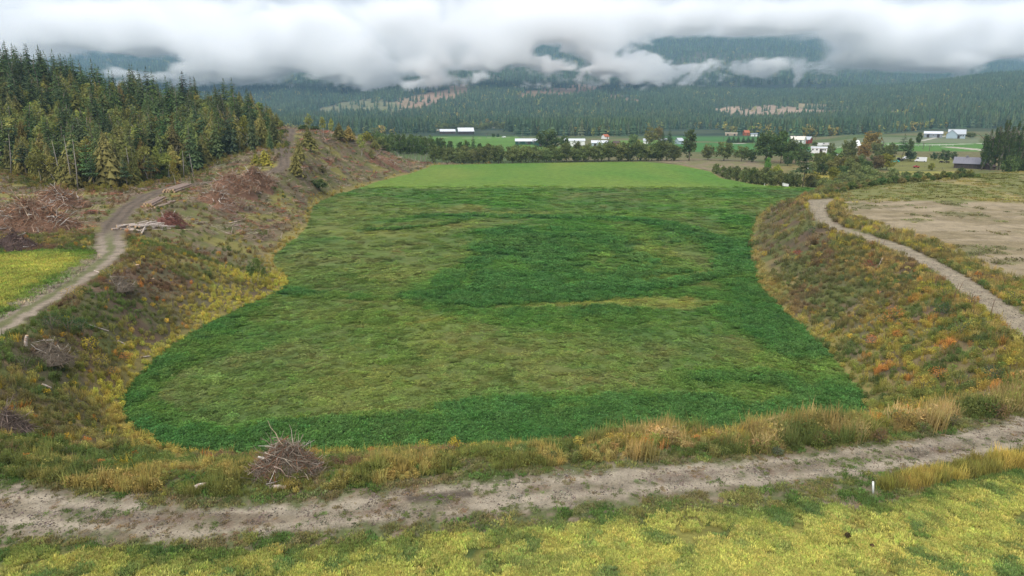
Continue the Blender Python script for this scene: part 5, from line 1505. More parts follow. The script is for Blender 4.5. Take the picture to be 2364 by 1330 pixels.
pile(15, 580, 115, 3.4, 90, "dark grey brown brush heap at the left edge beside the yellow field", [(.15, .10, .085), (.18, .12, .10), (.12, .085, .07)], 1.5, 3.5, 600, .7, 1.7, .06, 4)
pile(497, 474, 120, 5.0, 130, "slash pile full of long pale sticks, right of the track's bend", RUST, 1.8, 4.6, 600, .6, 3.2, .3, 5)
pile(530, 447, 125, 6.0, 130, "left lobe of the tallest double slash pile below the wood", RUST, 1.8, 5.0, 700, .6, 3.4, .24, 6)
pile(582, 434, 95, 6.8, 120, "right lobe of the tallest double slash pile below the wood", RUST, 1.8, 5.0, 700, .6, 3.4, .22, 7)
pile(615, 423, 50, 2.5, 40, "low tail of red slash trailing right of the tallest pile", RUST, 1.5, 4.0, 200, .6, 2.2, .2, 8)
pile(512, 488, 66, 2.6, 70, "small slash pile with grey white roots along its foot", RUST + [(.40, .37, .34)], 1.2, 3.0, 300, .6, 2.0, .3, 9)
pile(386, 521, 72, 3.6, 100, "bright rusty red twig heap behind the white birch logs", [(.27, .115, .085), (.24, .10, .075), (.20, .11, .09)], 1.2, 3.2, 600, .7, 1.7, .05, 10)
pile(266, 670, 72, 2.0, 80, "grey brown brush heap on the bank crest beside the track, pale pole across it", GREY, 1.2, 2.8, 400, .7, 1.4, .1, 11)
pile(92, 836, 112, 2.4, 110, "grey twiggy brush heap on the left bank under the dark green bushes", GREY, 1.2, 2.6, 700, .7, 1.2, .05, 12)
pile(8, 1002, 100, 2.2, 80, "dark brush heap at the lower left edge among red leaves", [(.15, .115, .095), (.20, .15, .125)], 1.0, 2.2, 400, .7, 1.1, .05, 13)
pile(2290, 926, 42, .7, 26, "small tangle of red and white sticks on the right bank near the dirt road", [(.25, .11, .09), (.52, .46, .42)], .6, 1.5, 60, .7, 1.2, .3, 14)
pile(900, 383, 70, 3.5, 60, "rust red slash heap at the far end of the cleared slope", RUST, 2, 5, 300, .6, 2.5, .1, 15)
pile(862, 374, 55, 2.8, 45, "reddish slash heap on the cleared slope under the yellow birch", RUST, 2, 5, 250, .6, 2.5, .1, 16)
pile(752, 372, 30, 1.4, 30, "little red slash heap high on the cleared slope", RUST, 1.5, 4, 150, .6, 2.5, .1, 17)

def log_mesh(seed, n=8):
    r = random.Random(seed); m = MB()
    m.tube([(-.5, 0, 0), (-.17, r.gauss(0, .01), r.gauss(0, .01)), (.17, r.gauss(0, .01), r.gauss(0, .01)), (.5, 0, 0)], [.5, .47, .45, .40], n, caps=False)
    k0 = len(m.v); a = []
    me = m.mesh("log", [BIRCH_LOG, CUT])
    return me
def log_obj(p0, p1, rad, mat, label, group, seed=0, parent=None, cat="log"):
    """a log from p0 to p1: bark, and its two cut ends as parts"""
    p0, p1 = Vector(p0), Vector(p1); d = p1 - p0; L_ = d.length
    r = random.Random(seed); m = MB()
    m.tube([(-L_/2, 0, 0), (-L_*.17, r.gauss(0, rad*.15), r.gauss(0, rad*.15)), (L_*.17, r.gauss(0, rad*.15), r.gauss(0, rad*.15)), (L_/2, 0, 0)], [rad * 1.08, rad * 1.02, rad * .95, rad * .85], 8, caps=False)
    t = empty("log", tuple((p0 + p1) / 2)); t.rotation_euler = d.to_track_quat('X', 'Z').to_euler()
    me = m.mesh("bark", mat, True); inst("bark", me, t, color=(.30, .22, .175))
    for s, k in ((-1, 1.08), (1, .85)):
        e = MB(); e.tube([(s * (L_/2 - .03), 0, 0), (s * (L_/2 + .005), 0, 0)], [rad * k * .97] * 2, 8)
        e.build("cut_end", CUT, t)
    tag(t, label, cat, group); return t
rl = random.Random(91)
def deck(pa, pb, n, layers, rad, mat, label, group, jitter=.3, cross=0.0):
    a = on_ground(*pa, 40, 500, 900); b = on_ground(*pb, 40, 500, 900)
    A, B = Vector(a), Vector(b); d = (B - A).normalized(); s = d.cross(Vector((0, 0, 1))).normalized()
    k = 0
    for l in range(layers):
        for i in range(n - l):
            off = (i - (n - l - 1) / 2) * rad * 2.7
            e = rl.uniform(-jitter, jitter)
            q = s * off + Vector((0, 0, rad * (1 + 1.75 * l)))
            sk = s * rl.gauss(0, cross)
            p0 = A + q + d * e - sk; p1 = B + q + d * (e * .7 + rl.uniform(-jitter, jitter)) + sk
            p0.z = gz(p0.x, p0.y) + rad * (1 + 1.75 * l); p1.z = gz(p1.x, p1.y) + rad * (1 + 1.75 * l)
            log_obj(p0, p1, rad * rl.uniform(.85, 1.1), mat, label, group, k + int(pa[0])); k += 1
deck((300, 529), (366, 522), 10, 3, .15, BIRCH_LOG, "white birch log in the jumbled stack beside the dirt track", "white birch logs stacked by the track", 2.2, .9)
for (x0, y0, x1, y1) in [(298, 530, 330, 537), (288, 533, 320, 533)]:
    a, b = on_ground(x0, y0, 60, 400), on_ground(x1, y1, 60, 400)
    log_obj(a + (0, 0, .15), b + (0, 0, .15), .14, BIRCH_LOG, "white birch log rolled off the near side of the birch stack", "birch logs rolled off the stack", int(x0))
a, b = on_ground(327, 543, 60, 400), on_ground(336, 529, 60, 400)
log_obj(a + (0, 0, .3), b + (0, 0, .55), .15, BIRCH_LOG, "white birch log leaning crosswise against the birch stack", None, 5)
deck((340, 478), (374, 461), 4, 2, .25, WOOD, "brown log in the left bundle of the two below the track", "brown logs, left bundle below the track", .4, .05)
deck((362, 481), (400, 466), 2, 1, .25, WOOD, "brown log lying loose right of the left log bundle", "loose brown logs beside the bundle", .5, .1)
deck((390, 445), (434, 430), 5, 2, .26, WOOD, "dark brown log in the deck touching the track's bend", "dark brown logs decked at the track's bend", .5, .08)
LOOSE = [((205,752),(250,766),.09,"pale pole lying on the left bank below the dark green bushes"),((272,789),(306,804),.10,"upper white birch log of two on the left bank above the field"),((286,797),(303,803),.08,"lower white birch log of two on the left bank above the field"),((325,826),(349,824),.08,"short white stick at the field's left edge"),
         ((97,890),(118,898),.10,"short white log low on the left bank"),((634,1130),(661,1130),.14,"short white birch log in front of the big brush heap"),((1990,693),(2041,672),.09,"forked grey dead branch on the right bank"),((218,627),(252,637),.09,"pale pole lying across the brush heap on the bank crest"),
         ((60,802),(66,776),.16,"white birch stump leaning out of the grey brush heap"),((450,1133),(484,1121),.16,"split pale log with orange wood beside the dirt road"),((444,1140),(456,1130),.08,"broken end piece beside the split pale log"),((648,550),(653,538),.09,"small white broken stem standing by the field edge"),
         ((528,516),(548,520),.10,"white log on the cleared slope right of the red twig heap"),((520,537),(536,542),.07,"thin white stick lying on the cleared slope"),((535,538),(538,525),.07,"white snag standing on the cleared slope"),((2168,776),(2205,766),.08,"pale broken branch on the right bank among green shrubs"),((1880,556),(1895,540),.07,"grey stick near the top of the right bank"),
         ((2030,612),(2036,596),.06,"thin white dead twig on the upper right bank"),((130,655),(131,640),.03,None),((590,445),(606,448),.12,"white stick below the tail of the red slash")]
for (a, b, rad, l) in LOOSE:
    if not l: continue
    A, B = on_ground(*a, 28, 500, 900), on_ground(*b, 28, 500, 900)
    if 'standing' in l or 'leaning' in l or 'twig' in l:
        h = abs(a[1] - b[1]) * A[1] / F; B = A + np.array(((b[0] - a[0]) * A[1] / F, .1, h))
    log_obj(A + (0, 0, rad), B + (0, 0, rad), rad, BIRCH_LOG if 'white' in l or 'pale' in l else WOOD, l, None, int(a[0]), cat="branch" if rad < .1 else "log")
STUMP = [(317, 618, .35, "brown cut stump on the left bank crest"), (352, 649, .32, "orange brown cut stump lower on the left bank"), (410, 634, .2, "white stump on the left bank near the grassy gully"), (1116 / 2.955 + 1564, 490 / 2.955 + 480, .25, "dark stump on the middle of the right bank"), (207, 1073, .25, "weathered stump among the weeds left of the big brush heap")]
for px, py, rd, l in STUMP:
    p = on_ground(px, py, 28, 400, 800); t = empty("tree_stump", tuple(p)); tag(t, l, "stump")
    m = MB(); m.tube([(0, 0, -.1), (0, 0, .12), (.02, 0, rd * 1.3)], [rd * 1.35, rd, rd * .92], 9, caps=False); o = m.build("bark", WOOD, t, True); o.color = (.22, .16, .12, 1)
    m = MB(); m.tube([(.02, 0, rd * 1.25), (.02, 0, rd * 1.31)], [rd * .91] * 2, 9); m.build("cut_top", CUT, t)

# ---------------------------------------------------------------- marker stake, weeds and shrubs that stand out
WHITE = plain_material("white_paint", (.78, .78, .76), .5, vary=.05, scale=1.5)
p = on_ground(2016, 1139, 26, 80, 600)
t = empty("marker_post", tuple(p)); tag(t, "white round-topped plastic post leaning beside the tan grass strip", "marker post")
m = MB(); m.tube([(0, 0, -.1), (-.06, .02, .45), (-.09, .03, .72)], [.058] * 3, 10); m.build("post", WHITE, t, True)
m = MB(); m.tube([(-.09, .03, .72), (-.093, .03, .76), (-.095, .03, .775)], [.058, .045, .015], 10); m.build("cap", WHITE, t, True)
STEEL = plain_material("dull_steel", (.06, .055, .05), .6, vary=.3, scale=3)
p = on_ground(2013, 1125, 26, 80, 600)
m = MB(); m.tube([(0, 0, -.1), (-.03, 0, .5), (-.05, 0, 1.0)], [.012] * 3, 6); o = m.build("rod", STEEL); o.location = tuple(p); tag(o, "thin dark rod standing just behind the white marker post", "rod")
def herb(name, px, base, top, tint, label, cat, spiky=False, seed=1, group=None, wide=.5):
    p = on_ground(px, base, 26, 400, 900); h = (base - top) * p[1] / F * 1.05; r = np.random.default_rng(seed)
    t = empty(name, tuple(p)); tag(t, label, cat, group)
    m = MB()
    ns = 1 if spiky else 6
    for i in range(ns):
        a = 6.28 * i / ns; l = 0 if spiky else h * wide * .6
        m.tube([(0, 0, -.05), (math.cos(a) * l * .3, math.sin(a) * l * .3, h * .5), (math.cos(a) * l, math.sin(a) * l, h * (.97 if spiky else .9))], [.012 + h * .006, .010 + h * .004, .004], 4)
    m.build("stem", BARK, t)
    if spiky:
        P, C = [], []
        for k in range(40):
            z = h * (k / 40) ** .9; a = k * 2.4; l = h * .20 * (1.15 - k / 40); d = np.array((math.cos(a), math.sin(a), .35)); s = np.array((-math.sin(a), math.cos(a), 0)) * l * .28; b = np.array((0, 0, z))
            P.append([b, b + d * l * .55 + s, b + d * l, b + d * l * .55 - s]); C.append(np.array(tint) * r.uniform(.7, 1.3))
    else:
        P, C = leaf_cloud(r, 240, (h * wide, h * wide, h * .42), .045 + h * .02, np.array(tint) * .65, np.array(tint) * 1.35, (0, 0, h * .62), .2)
    inst("leaves", soup("leaves", P, C, LEAF_P), t)
    return t
herb("mullein_plant", 1727, 1052, 1020, (.40, .36, .09), "pale yellow mullein spike standing alone in front of the tan grass verge", "mullein", True, 1)
herb("mullein_plant", 1671, 1062, 1044, (.33, .30, .09), "smaller yellowish mullein left of the tall pale one at the verge", "mullein", True, 2)
herb("mullein_plant", 1978, 1034, 1016, (.33, .32, .12), "pale green mullein on the gravel shoulder near the dark brown shrub", "mullein", True, 3)
herb("dry_weed", 1956, 1245, 1228, (.09, .07, .035), "dark dried weed clump standing in the yellow hay, the larger of two", "weed", False, 4, wide=.4)
herb("dry_weed", 2013, 1268, 1254, (.13, .085, .045), "reddish brown dried weed in the yellow hay, the smaller of two", "weed", False, 5, wide=.4)
Y_, O_, RB, DG, LG, BR = (.40, .32, .05), (.42, .20, .06), (.30, .07, .05), (.06, .10, .045), (.17, .21, .06), (.15, .10, .05)
SHRUBS = [(1050,1046,1003,Y_,"bright yellow sapling rising from the verge against the dark crop",.35),(980,1050,1010,(.33,.30,.06),"yellow green shrub in the verge left of the bright yellow sapling",.5),(858,1052,1028,O_,"small orange shrub in the verge right of the brush heap",.4),(1095,1046,1020,(.35,.30,.06),"yellow shrub just right of the bright yellow sapling",.5),
 (1335,1032,1005,(.36,.30,.07),"yellow leaved shrub in the middle of the verge",.5),(1430,1028,996,(.34,.29,.06),"tall loose yellow shrub in the verge right of centre",.4),(1470,1028,992,(.28,.26,.07),"olive yellow shrub beside the tall loose one in the verge",.45),(1548,1020,984,Y_,"bright yellow shrub behind the tan grass tufts",.45),(1562,1018,978,(.20,.24,.10),"thin green sapling next to the bright yellow shrub",.25),
 (1606,1022,1002,O_,"orange red shrub behind the tan grass verge",.6),(1790,1010,976,(.30,.24,.08),"wispy brown yellow shrub behind the right verge",.45),(1858,1010,966,(.36,.20,.07),"tall thin orange tipped shrub behind the right verge",.25),(1895,1030,995,BR,"dark brown shrub in the right part of the verge",.6),(2030,1024,985,BR,"dark brown dried shrub at the corner of the verge and the gravel",.5),
 (1900,1015,990,DG,"dark green bush beside the dark brown shrub in the verge",.6),(1795,1052,1030,(.10,.12,.07),"grey green low bush at the roadside under the tan verge",.7),(1200,1052,1030,(.22,.25,.09),"pale green bush at the foot of the verge",.6),(1275,1062,1040,DG,"dark green weed bush at the roadside centre",.6),
 (2062,742,706,O_,"orange shrub, uppermost of the orange group on the right bank",.7),(2040,752,722,(.36,.22,.07),"amber shrub left of the uppermost orange one on the right bank",.7),(2012,798,772,(.42,.17,.07),"salmon orange shrub lowest of the group on the right bank",.7),(2070,782,760,(.42,.19,.06),"small orange shrub right of the salmon one on the right bank",.6),
 (2165,880,845,O_,"large orange shrub on the lower right bank",.7),(2130,905,865,(.34,.28,.06),"yellow amber bush left of the large orange shrub",.8),(2100,950,915,(.33,.26,.07),"yellow brown bush at the foot of the right bank",.8),(2085,980,940,(.38,.26,.06),"golden orange bush nearest the dirt road on the right bank",.8),(2210,905,860,(.20,.19,.06),"olive bush right of the large orange shrub",.8),
 (2290,880,840,DG,"dark green bush near the top of the right bank",.7),(2175,735,698,DG,"dark green juniper-like bush beside the gravel road",.7),(2215,775,735,(.11,.16,.055),"fresh green bush below the gravel road on the right bank",.8),(2180,690,664,(.14,.18,.05),"green bush on the crest under the gravel road",.7),(2138,680,660,(.38,.25,.06),"small amber shrub left of the green bush on the crest",.6),
 (2240,945,905,(.20,.24,.07),"light green bush beside the dirt road's right verge",.6),(2300,965,925,BR,"brown dried bush at the right verge of the dirt road",.7),(2200,985,955,(.14,.14,.06),"olive weeds bush on the bend of the right verge",.7),(2130,1000,972,(.12,.15,.05),"green bush at the inner bend of the dirt road",.7),(1840,592,576,RB,"small crimson shrub high on the right bank",.7),(2005,620,600,(.22,.07,.05),"dull crimson shrub near the crest of the right bank",.8),
 (1870,545,520,DG,"dark green bush at the top of the right bank",.6),(1785,545,515,BR,"brown bush at the upper foot of the right bank",.7),(1800,487,462,(.14,.10,.06),"brown dry bush at the tip of the right bank",.5),(1783,492,475,(.09,.07,.04),"small dark bush standing at the field's right edge",.5),(1810,500,478,(.24,.2,.07),"straw coloured bush at the tip of the right bank",.7),
 (120,762,722,DG,"left dark green bush of the dark clump on the left bank",.8),(160,770,726,(.05,.095,.04),"tallest dark green bush of the dark clump on the left bank",.8),(188,768,735,(.06,.105,.05),"right dark green bush of the dark clump on the left bank",.8),(60,860,815,(.08,.09,.04),"dark olive bush left of the grey brush heap",.8),(210,815,775,Y_,"bright yellow shrub on the left bank below the dark clump",.5),
 (232,850,815,(.33,.27,.06),"yellow brown shrub below the bright yellow one on the left bank",.7),(290,835,812,O_,"orange shrub on the lower left bank",.8),(262,870,845,(.38,.24,.06),"amber shrub under the orange one on the left bank",.8),(62,1000,980,RB,"crimson leaved bush at the lower left brush heap",.7),(232,1078,1058,O_,"small orange bush among the lower left weeds",.6),(370,805,790,(.36,.34,.08),"pale yellow grassy bush on the field's left edge",.9),
 (560,690,660,(.30,.29,.06),"yellow green bush in the grassy bend of the field's left edge",1.0),(520,720,690,(.34,.31,.07),"bright yellow grassy bush left of the bend",1.0),(600,660,630,(.32,.30,.06),"yellow green bush under the young aspens",.9),(350,585,562,(.17,.16,.05),"olive hummock bush on the left bench by the track",1.2),(410,590,570,(.16,.15,.05),"brown olive bush right of the olive hummock",1.0),
 (690,505,480,(.20,.17,.07),"olive brown bush at the field's upper left edge",.6),(720,470,455,(.22,.20,.06),"yellow olive bush where the field narrows on the left",.9),(250,640,615,(.28,.22,.08),"straw coloured bush beside the brush heap by the track",.8),(175,690,660,(.34,.24,.08),"rust yellow tall weeds beside the track on the left",1.0),
 (2260,590,575,(.10,.12,.045),"dark green shrub on the verge between the gravel road and bare field",1.3),(2300,610,596,(.12,.11,.05),"second dark shrub on the verge by the bare field",1.1),(2340,700,670,(.33,.31,.07),"yellow weed bush on the verge at the right edge",1.0),(1960,462,446,(.30,.22,.08),"straw bush at the top end of the gravel road",.9)]
for i, (px, b, tp, c, l, w) in enumerate(SHRUBS):
    herb("shrub", px, b, tp, tuple(k * 1.25 for k in c), l, "shrub", False, 100 + i, None, w)
lab = "dried brown mullein stalk in the line along the gravel road's edge"
rs = random.Random(66)
SM = []
for i in range(4):
    m = MB(); h = 1.0; m.tube([(0, 0, -.05), (rs.gauss(0, .03), rs.gauss(0, .03), .5), (rs.gauss(0, .05), rs.gauss(0, .05), 1)], [.016, .02, .012], 5)
    for k in range(10):
        z = .1 + k * .07; a = k * 2.4; l = .17 * (1.1 - z); m.poly([(0, 0, z), (math.cos(a) * l + .03, math.sin(a) * l, z + .02), (math.cos(a) * l * 1.5, math.sin(a) * l * 1.5, z - .03), (math.cos(a) * l - .03, math.sin(a) * l, z + .02)])
    SM.append(m.mesh("dry_stalk", WOOD))
for i in range(46):
    q = rs.uniform(1.5, 11.5); k = int(q); f = q - k
    px = R_L[k][0] * (1 - f) + R_L[k + 1][0] * f - rs.uniform(4, 26); py = R_L[k][1] * (1 - f) + R_L[k + 1][1] * f + rs.uniform(0, 10)
    if px > 2364: continue
    p = on_ground(px, py, 50, 300, 500)
    o = inst("dry_stalk", SM[i % 4], None, tuple(p), (rs.gauss(0, .06), rs.gauss(0, .06), rs.uniform(0, 6)), [(hh := rs.uniform(.9, 1.9)) * 1.2, hh * 1.2, hh], rs.choice([(.22, .15, .09), (.34, .28, .08), (.16, .11, .07)]))
    tag(o, lab, "stalk", "dried stalks along the gravel road")
# ---------------------------------------------------------------- buildings of the valley
def pm(name, c, rough=.7, **k): return plain_material(name, c, rough, **k)
M_WHITE = WHITE
M_METALW = pm("pale_sheet_metal_roof", (.58, .60, .63), .45, vary=.06, scale=.6, streak=(6, .3, 1))
M_GREYR = pm("grey_sheet_roof", (.42, .45, .48), .5, vary=.08, scale=.6, streak=(6, .3, 1))
M_DARKR = pm("slate_grey_metal_roof", (.17, .165, .19), .55, vary=.12, scale=.7, streak=(6, .3, 1))
M_GREEN = pm("dark_green_siding", (.02, .07, .05), .6, vary=.15)
M_BROWN = pm("weathered_brown_boards", (.085, .06, .05), .9, vary=.35, scale=1.2, streak=(5, 5, .4))
M_RED = pm("red_painted_boards", (.28, .05, .035), .7, vary=.2)
M_ORANGE = pm("orange_red_boards", (.36, .11, .05), .7, vary=.2)
M_CREAM = pm("cream_siding", (.62, .58, .50), .7, vary=.06)
M_BLUE = pm("pale_blue_grey_siding", (.36, .45, .50), .7, vary=.06)
M_GREY = pm("grey_siding", (.24, .27, .30), .7, vary=.08)
M_TAN = pm("tan_boards", (.40, .33, .24), .7, vary=.1)
M_GLASS = pm("dark_window_glass", (.03, .04, .05), .15, vary=.1, spec=.6)
M_DOOR = pm("dark_door", (.05, .04, .035), .7)  # also colours the panel painted as shade in the barn's open front
def gable(name, px, base, wpx, label, z=-9.0, depth=10.0, eave=3.5, rise=2.5, wall=None, roof=None, turn=0.0, windows=0, doors=1, over=.5, cat="building", tip=None, group=None, posts=0, gable_windows=0, cupola=False, open_front=False):
    """ridge along local x; front wall faces the camera (-y)"""
    p = at(px, base, z) if z <= 0 else on_ground(px, base, 950, 3000, 600); d = p[1]; L_ = wpx * d / F
    az = math.atan2(p[0], p[1])
    t = empty(name, (p[0], p[1] + depth * .5, gz(p[0], p[1] + depth * .5) if abs(gz(p[0], p[1]) - z) < 2.5 or z > 0 else z), -az + turn)
    tag(t, label, cat, group)
    if abs(math.sin(turn)) < .5: L_ = (L_ - depth * abs(math.sin(turn))) / abs(math.cos(turn))
    h, D = L_ / 2, depth / 2
    m = MB()
    m.poly([(-h, -D, -.6), (h, -D, -.6), (h, -D, eave), (-h, -D, eave)]); m.poly([(h, D, -.6), (-h, D, -.6), (-h, D, eave), (h, D, eave)])
    for s in (-1, 1):
        pts = [(s * h, -D * s * -1, -.6), (s * h, D * s * -1, -.6), (s * h, D * s * -1, eave), (s * h, 0, eave + rise), (s * h, -D * s * -1, eave)]
        m.poly(pts if s > 0 else pts)
    m.build("wall", wall, t)
    o_ = over; k = rise / D
    m = MB()
    for s in (-1, 1):
        e = D + o_
        a = [(-h - o_, 0, eave + rise + .02), (h + o_, 0, eave + rise + .02), (h + o_, s * e, eave - k * o_ + .02), (-h - o_, s * e, eave - k * o_ + .02)]
        b = [(q[0], q[1], q[2] + .18) for q in a]
        m.poly(a); m.poly(b)
        for i in range(4):
            j = (i + 1) % 4; m.poly([a[i], a[j], b[j], b[i]])
    rf = m.build("roof", roof, t)
    # standing seams of the roof
    if L_ > 14:
        m = MB(); n = max(4, int(L_ / 2.2))
        for i in range(n + 1):
            x_ = -h - o_ + .1 + (2 * (h + o_) - .2) * i / n
            y0, y1 = -(D + o_), -.05
            z0, z1 = eave - k * o_ + .2, eave + rise + .2
            m.poly([(x_ - .05, y0, z0 + .06), (x_ + .05, y0, z0 + .06), (x_ + .05, y1, z1 + .06), (x_ - .05, y1, z1 + .06)]); m.poly([(x_ - .05, y0, z0), (x_ - .05, y0, z0 + .06), (x_ - .05, y1, z1 + .06), (x_ - .05, y1, z1)])
        q = m.build("seams", roof, rf)
    for i in range(doors):
        x_ = (-.28 + .56 * i / max(1, doors - 1)) * L_ if doors > 1 else .12 * L_
        w, hh = min(3.2, L_ * .14), min(eave * .8, 3.2)
        m = MB(); m.box((x_ - w / 2, -D - .06, -.3), (x_ + w / 2, -D + .1, hh)); m.build("door", M_DOOR, t)
    for i in range(windows):
        x_ = -h + L_ * (i + .5) / windows
        if doors == 1 and abs(x_ - .12 * L_) < L_ * .1: x_ += L_ * .12
        w = min(1.4, L_ * .09)
        m = MB(); m.box((x_ - w / 2 - .1, -D - .05, eave * .42), (x_ + w / 2 + .1, -D + .05, eave * .82)); f = m.build("window", M_WHITE, t)
        m = MB(); m.box((x_ - w / 2, -D - .08, eave * .46), (x_ + w / 2, -D, eave * .78)); m.build("pane", M_GLASS, f)
    for i in range(posts):
        x_ = -h + L_ * (i + .5) / posts
        m = MB(); m.box((x_ - .12, -D - .35, -.6), (x_ + .12, -D - .1, eave * .98)); m.build("post", M_BROWN, t)
    if open_front:
        m = MB(); m.box((-h + .4, -D - .04, -.4), (h - .4, -D + .05, eave * .55)); m.build("shade_panel", M_DOOR, t)  # dark panel on the closed wall stands in for shade inside the open front
    if cupola:
        m = MB(); m.box((-.1 * L_ - .6, -.6, eave + rise - .1), (-.1 * L_ + .6, .6, eave + rise + 1.0)); m.build("cupola", roof, t)
    return t
def arch_shed(px, base, wpx, label, wall, roof, z=-9.0, depth=16.0, hgt=6.0):
    p = at(px, base, z); L_ = wpx * p[1] / F
    t = empty("arched_shed", (p[0], p[1] + depth / 2, z), -math.atan2(p[0], p[1])); tag(t, label, "shed")
    n = 12; prof = [(-L_ / 2 * math.cos(math.pi * i / n), hgt * .45 + hgt * .55 * math.sin(math.pi * i / n)) for i in range(n + 1)]
    m = MB(); m.poly([(x, -depth / 2, zz) for x, zz in prof] + [(L_ / 2, -depth / 2, -.5), (-L_ / 2, -depth / 2, -.5)]); m.poly([(x, depth / 2, zz) for x, zz in prof][::-1] + [(-L_ / 2, depth / 2, -.5), (L_ / 2, depth / 2, -.5)][::1])
    for s in (-1, 1): m.poly([(s * L_ / 2, -depth / 2, -.5), (s * L_ / 2, depth / 2, -.5), (s * L_ / 2, depth / 2, hgt * .45), (s * L_ / 2, -depth / 2, hgt * .45)])
    m.build("wall", wall, t)
    m = MB()
    for i in range(n):
        (x0, z0), (x1, z1) = prof[i], prof[i + 1]
        m.poly([(x0, -depth / 2 - .4, z0 + .1), (x1, -depth / 2 - .4, z1 + .1), (x1, depth / 2 + .4, z1 + .1), (x0, depth / 2 + .4, z0 + .1)])
        m.poly([(x0, -depth / 2 - .4, z0 - .05), (x1, -depth / 2 - .4, z1 - .05), (x1, -depth / 2 - .4, z1 + .1), (x0, -depth / 2 - .4, z0 + .1)])
    m.build("roof", roof, t)
    m = MB(); m.box((-L_ * .16, -depth / 2 - .08, -.4), (L_ * .16, -depth / 2 + .1, hgt * .6)); m.build("door", M_DOOR, t)
gable("barn", 1032, 309, 36, "lower of two white roofed barns on the far pasture, the left one", -9, 12, 3.6, 3.0, M_BROWN, M_METALW, .12, 0, 2, cat="barn")
gable("barn", 1074, 310, 38, "larger white roofed barn on the far pasture, the right one, dark gable", -9, 17, 4.2, 5.0, M_DOOR, M_METALW, .12, 0, 2, cat="barn")
gable("shed", 1215, 334, 50, "long dark green shed with a white roof behind the hedgerow", -9, 10, 3.4, 2.2, M_GREEN, M_METALW, .03, 3, 1, cat="shed")
arch_shed(1250, 338, 30, "dark green round-roofed shed beside the long green one", M_GREEN, M_GREEN)
gable("shed", 1327, 338, 48, "big white shed with a white roof right of the dark green ones", -9, 14, 5.2, 1.6, M_WHITE, M_METALW, .03, 0, 1, cat="shed")
gable("shed", 1386, 338, 38, "long low grey shed with a pale roof right of the big white shed", -9, 10, 3.2, 2.0, M_BLUE, M_METALW, .03, 0, 2, cat="shed")
gable("house", 1424, 336, 16, "small red brown house with a dark roof behind the hedgerow", -9, 7, 2.6, 1.6, M_RED, M_BROWN, .1, 1, 1, cat="house")
gable("house", 1398, 321, 11, "tiny white house with a red roof at the edge of the central wood", -9, 8, 3, 2.4, M_WHITE, M_ORANGE, .6, 1, 1, cat="house")
gable("house", 1493, 332, 12, "small white house under the large olive tree", -9, 8, 3, 2, M_WHITE, M_GREYR, 0, 1, 1, cat="house")
gable("house", 1534, 331, 14, "white house between the two conifers behind the hedgerow", -9, 8, 3, 2, M_WHITE, M_GREYR, 0, 2, 1, cat="house")
gable("house", 1570, 333, 20, "pale blue house just left of the tall columnar tree", -9, 9, 3.4, 2.6, M_BLUE, M_GREYR, .5, 2, 1, cat="house")
gable("house", 1012, 286, 12, "white house above the left barn, among trees", -7, 10, 4, 3, M_WHITE, M_TAN, 0, 2, 1, cat="house")
gable("house", 1045, 283, 9, "little blue grey house above the right barn", -5, 10, 3, 3, M_BLUE, M_GREYR, 0, 1, 1, cat="house")
gable("house", 1098, 287, 14, "white house among the trees right of the barns", -5, 10, 3.4, 3, M_WHITE, M_METALW, 0, 2, 1, cat="house")
gable("house", 1125, 279, 8, "small white roofed house on the slope right of the barns", -2, 10, 3, 3, M_WHITE, M_METALW, 0, 1, 1, cat="house")
gable("shed", 1138, 297, 7, "small pink white silo-like shed at the wood's left corner", -9, 6, 5, 2, M_CREAM, M_ORANGE, 0, 0, 1, cat="shed")
gable("shed", 1725, 313, 15, "bright orange red shed in the yard below the hill", -9, 10, 4, 3, M_ORANGE, M_ORANGE, .3, 0, 1, cat="shed")
gable("shed", 1743, 315, 14, "low dark shed with a white edge right of the orange shed", -9, 8, 3, 1, M_WHITE, M_GREY, 0, 0, 1, cat="shed")
gable("shed", 1690, 313, 26, "long pale orange lumber shed in the yard below the hill", -9, 8, 2.8, 1, M_TAN, M_TAN, 0, 0, 2, cat="shed")
gable("house", 1834, 330, 13, "left of the two white houses behind the shrub belt", -3, 9, 3, 2.4, M_WHITE, M_CREAM, .2, 2, 1, cat="house")
gable("house", 1853, 331, 22, "right of the two white houses behind the shrub belt, cream roof", -3, 9, 3, 2.6, M_WHITE, M_CREAM, -.2, 2, 1, cat="house")
gable("shed", 1871, 330, 16, "red shed with a grey roof right of the white houses", -3, 8, 2.8, 2.2, M_RED, M_GREYR, -.3, 1, 1, cat="shed")
gable("mobile_home", 1894, 352, 34, "long white mobile home on the terrace edge, small dark windows", -2.5, 5, 2.8, .5, M_WHITE, M_METALW, 0, 4, 1, .2, cat="mobile home")
gable("house", 1982, 350, 16, "white house hidden behind the orange autumn trees", -2.5, 8, 4, 3, M_CREAM, M_WHITE, .4, 2, 1, cat="house")
gable("shed", 1940, 370, 14, "small gabled barn with a grey roof beside an orange digger", -7, 6, 2.4, 1.8, M_BROWN, M_GREYR, .9, 0, 1, cat="barn")
gable("barn", 2248, 389, 58, "brown timber barn with a dark slate grey roof at the right", -8, 9, 3.0, 2.9, M_BROWN, M_DARKR, -.06, 0, 3, .7, cat="barn", posts=7, cupola=True, open_front=True)
gable("shed", 2290, 391, 14, "low dark lean-to shed between the brown barn and the poplars", -8, 6, 1.8, 1.4, M_BROWN, M_BROWN, .8, 0, 1, cat="shed")
gable("long_house", 2160, 319, 36, "long grey house with a pale grey roof on the terrace", -3, 10, 4.0, 2.0, M_GREY, M_METALW, .02, 3, 2, cat="house")
gable("house", 2215, 321, 34, "pale blue gabled house with a grey roof on the terrace", -3, 11, 4.4, 4.0, M_BLUE, M_GREYR, .05, 4, 1, cat="house")
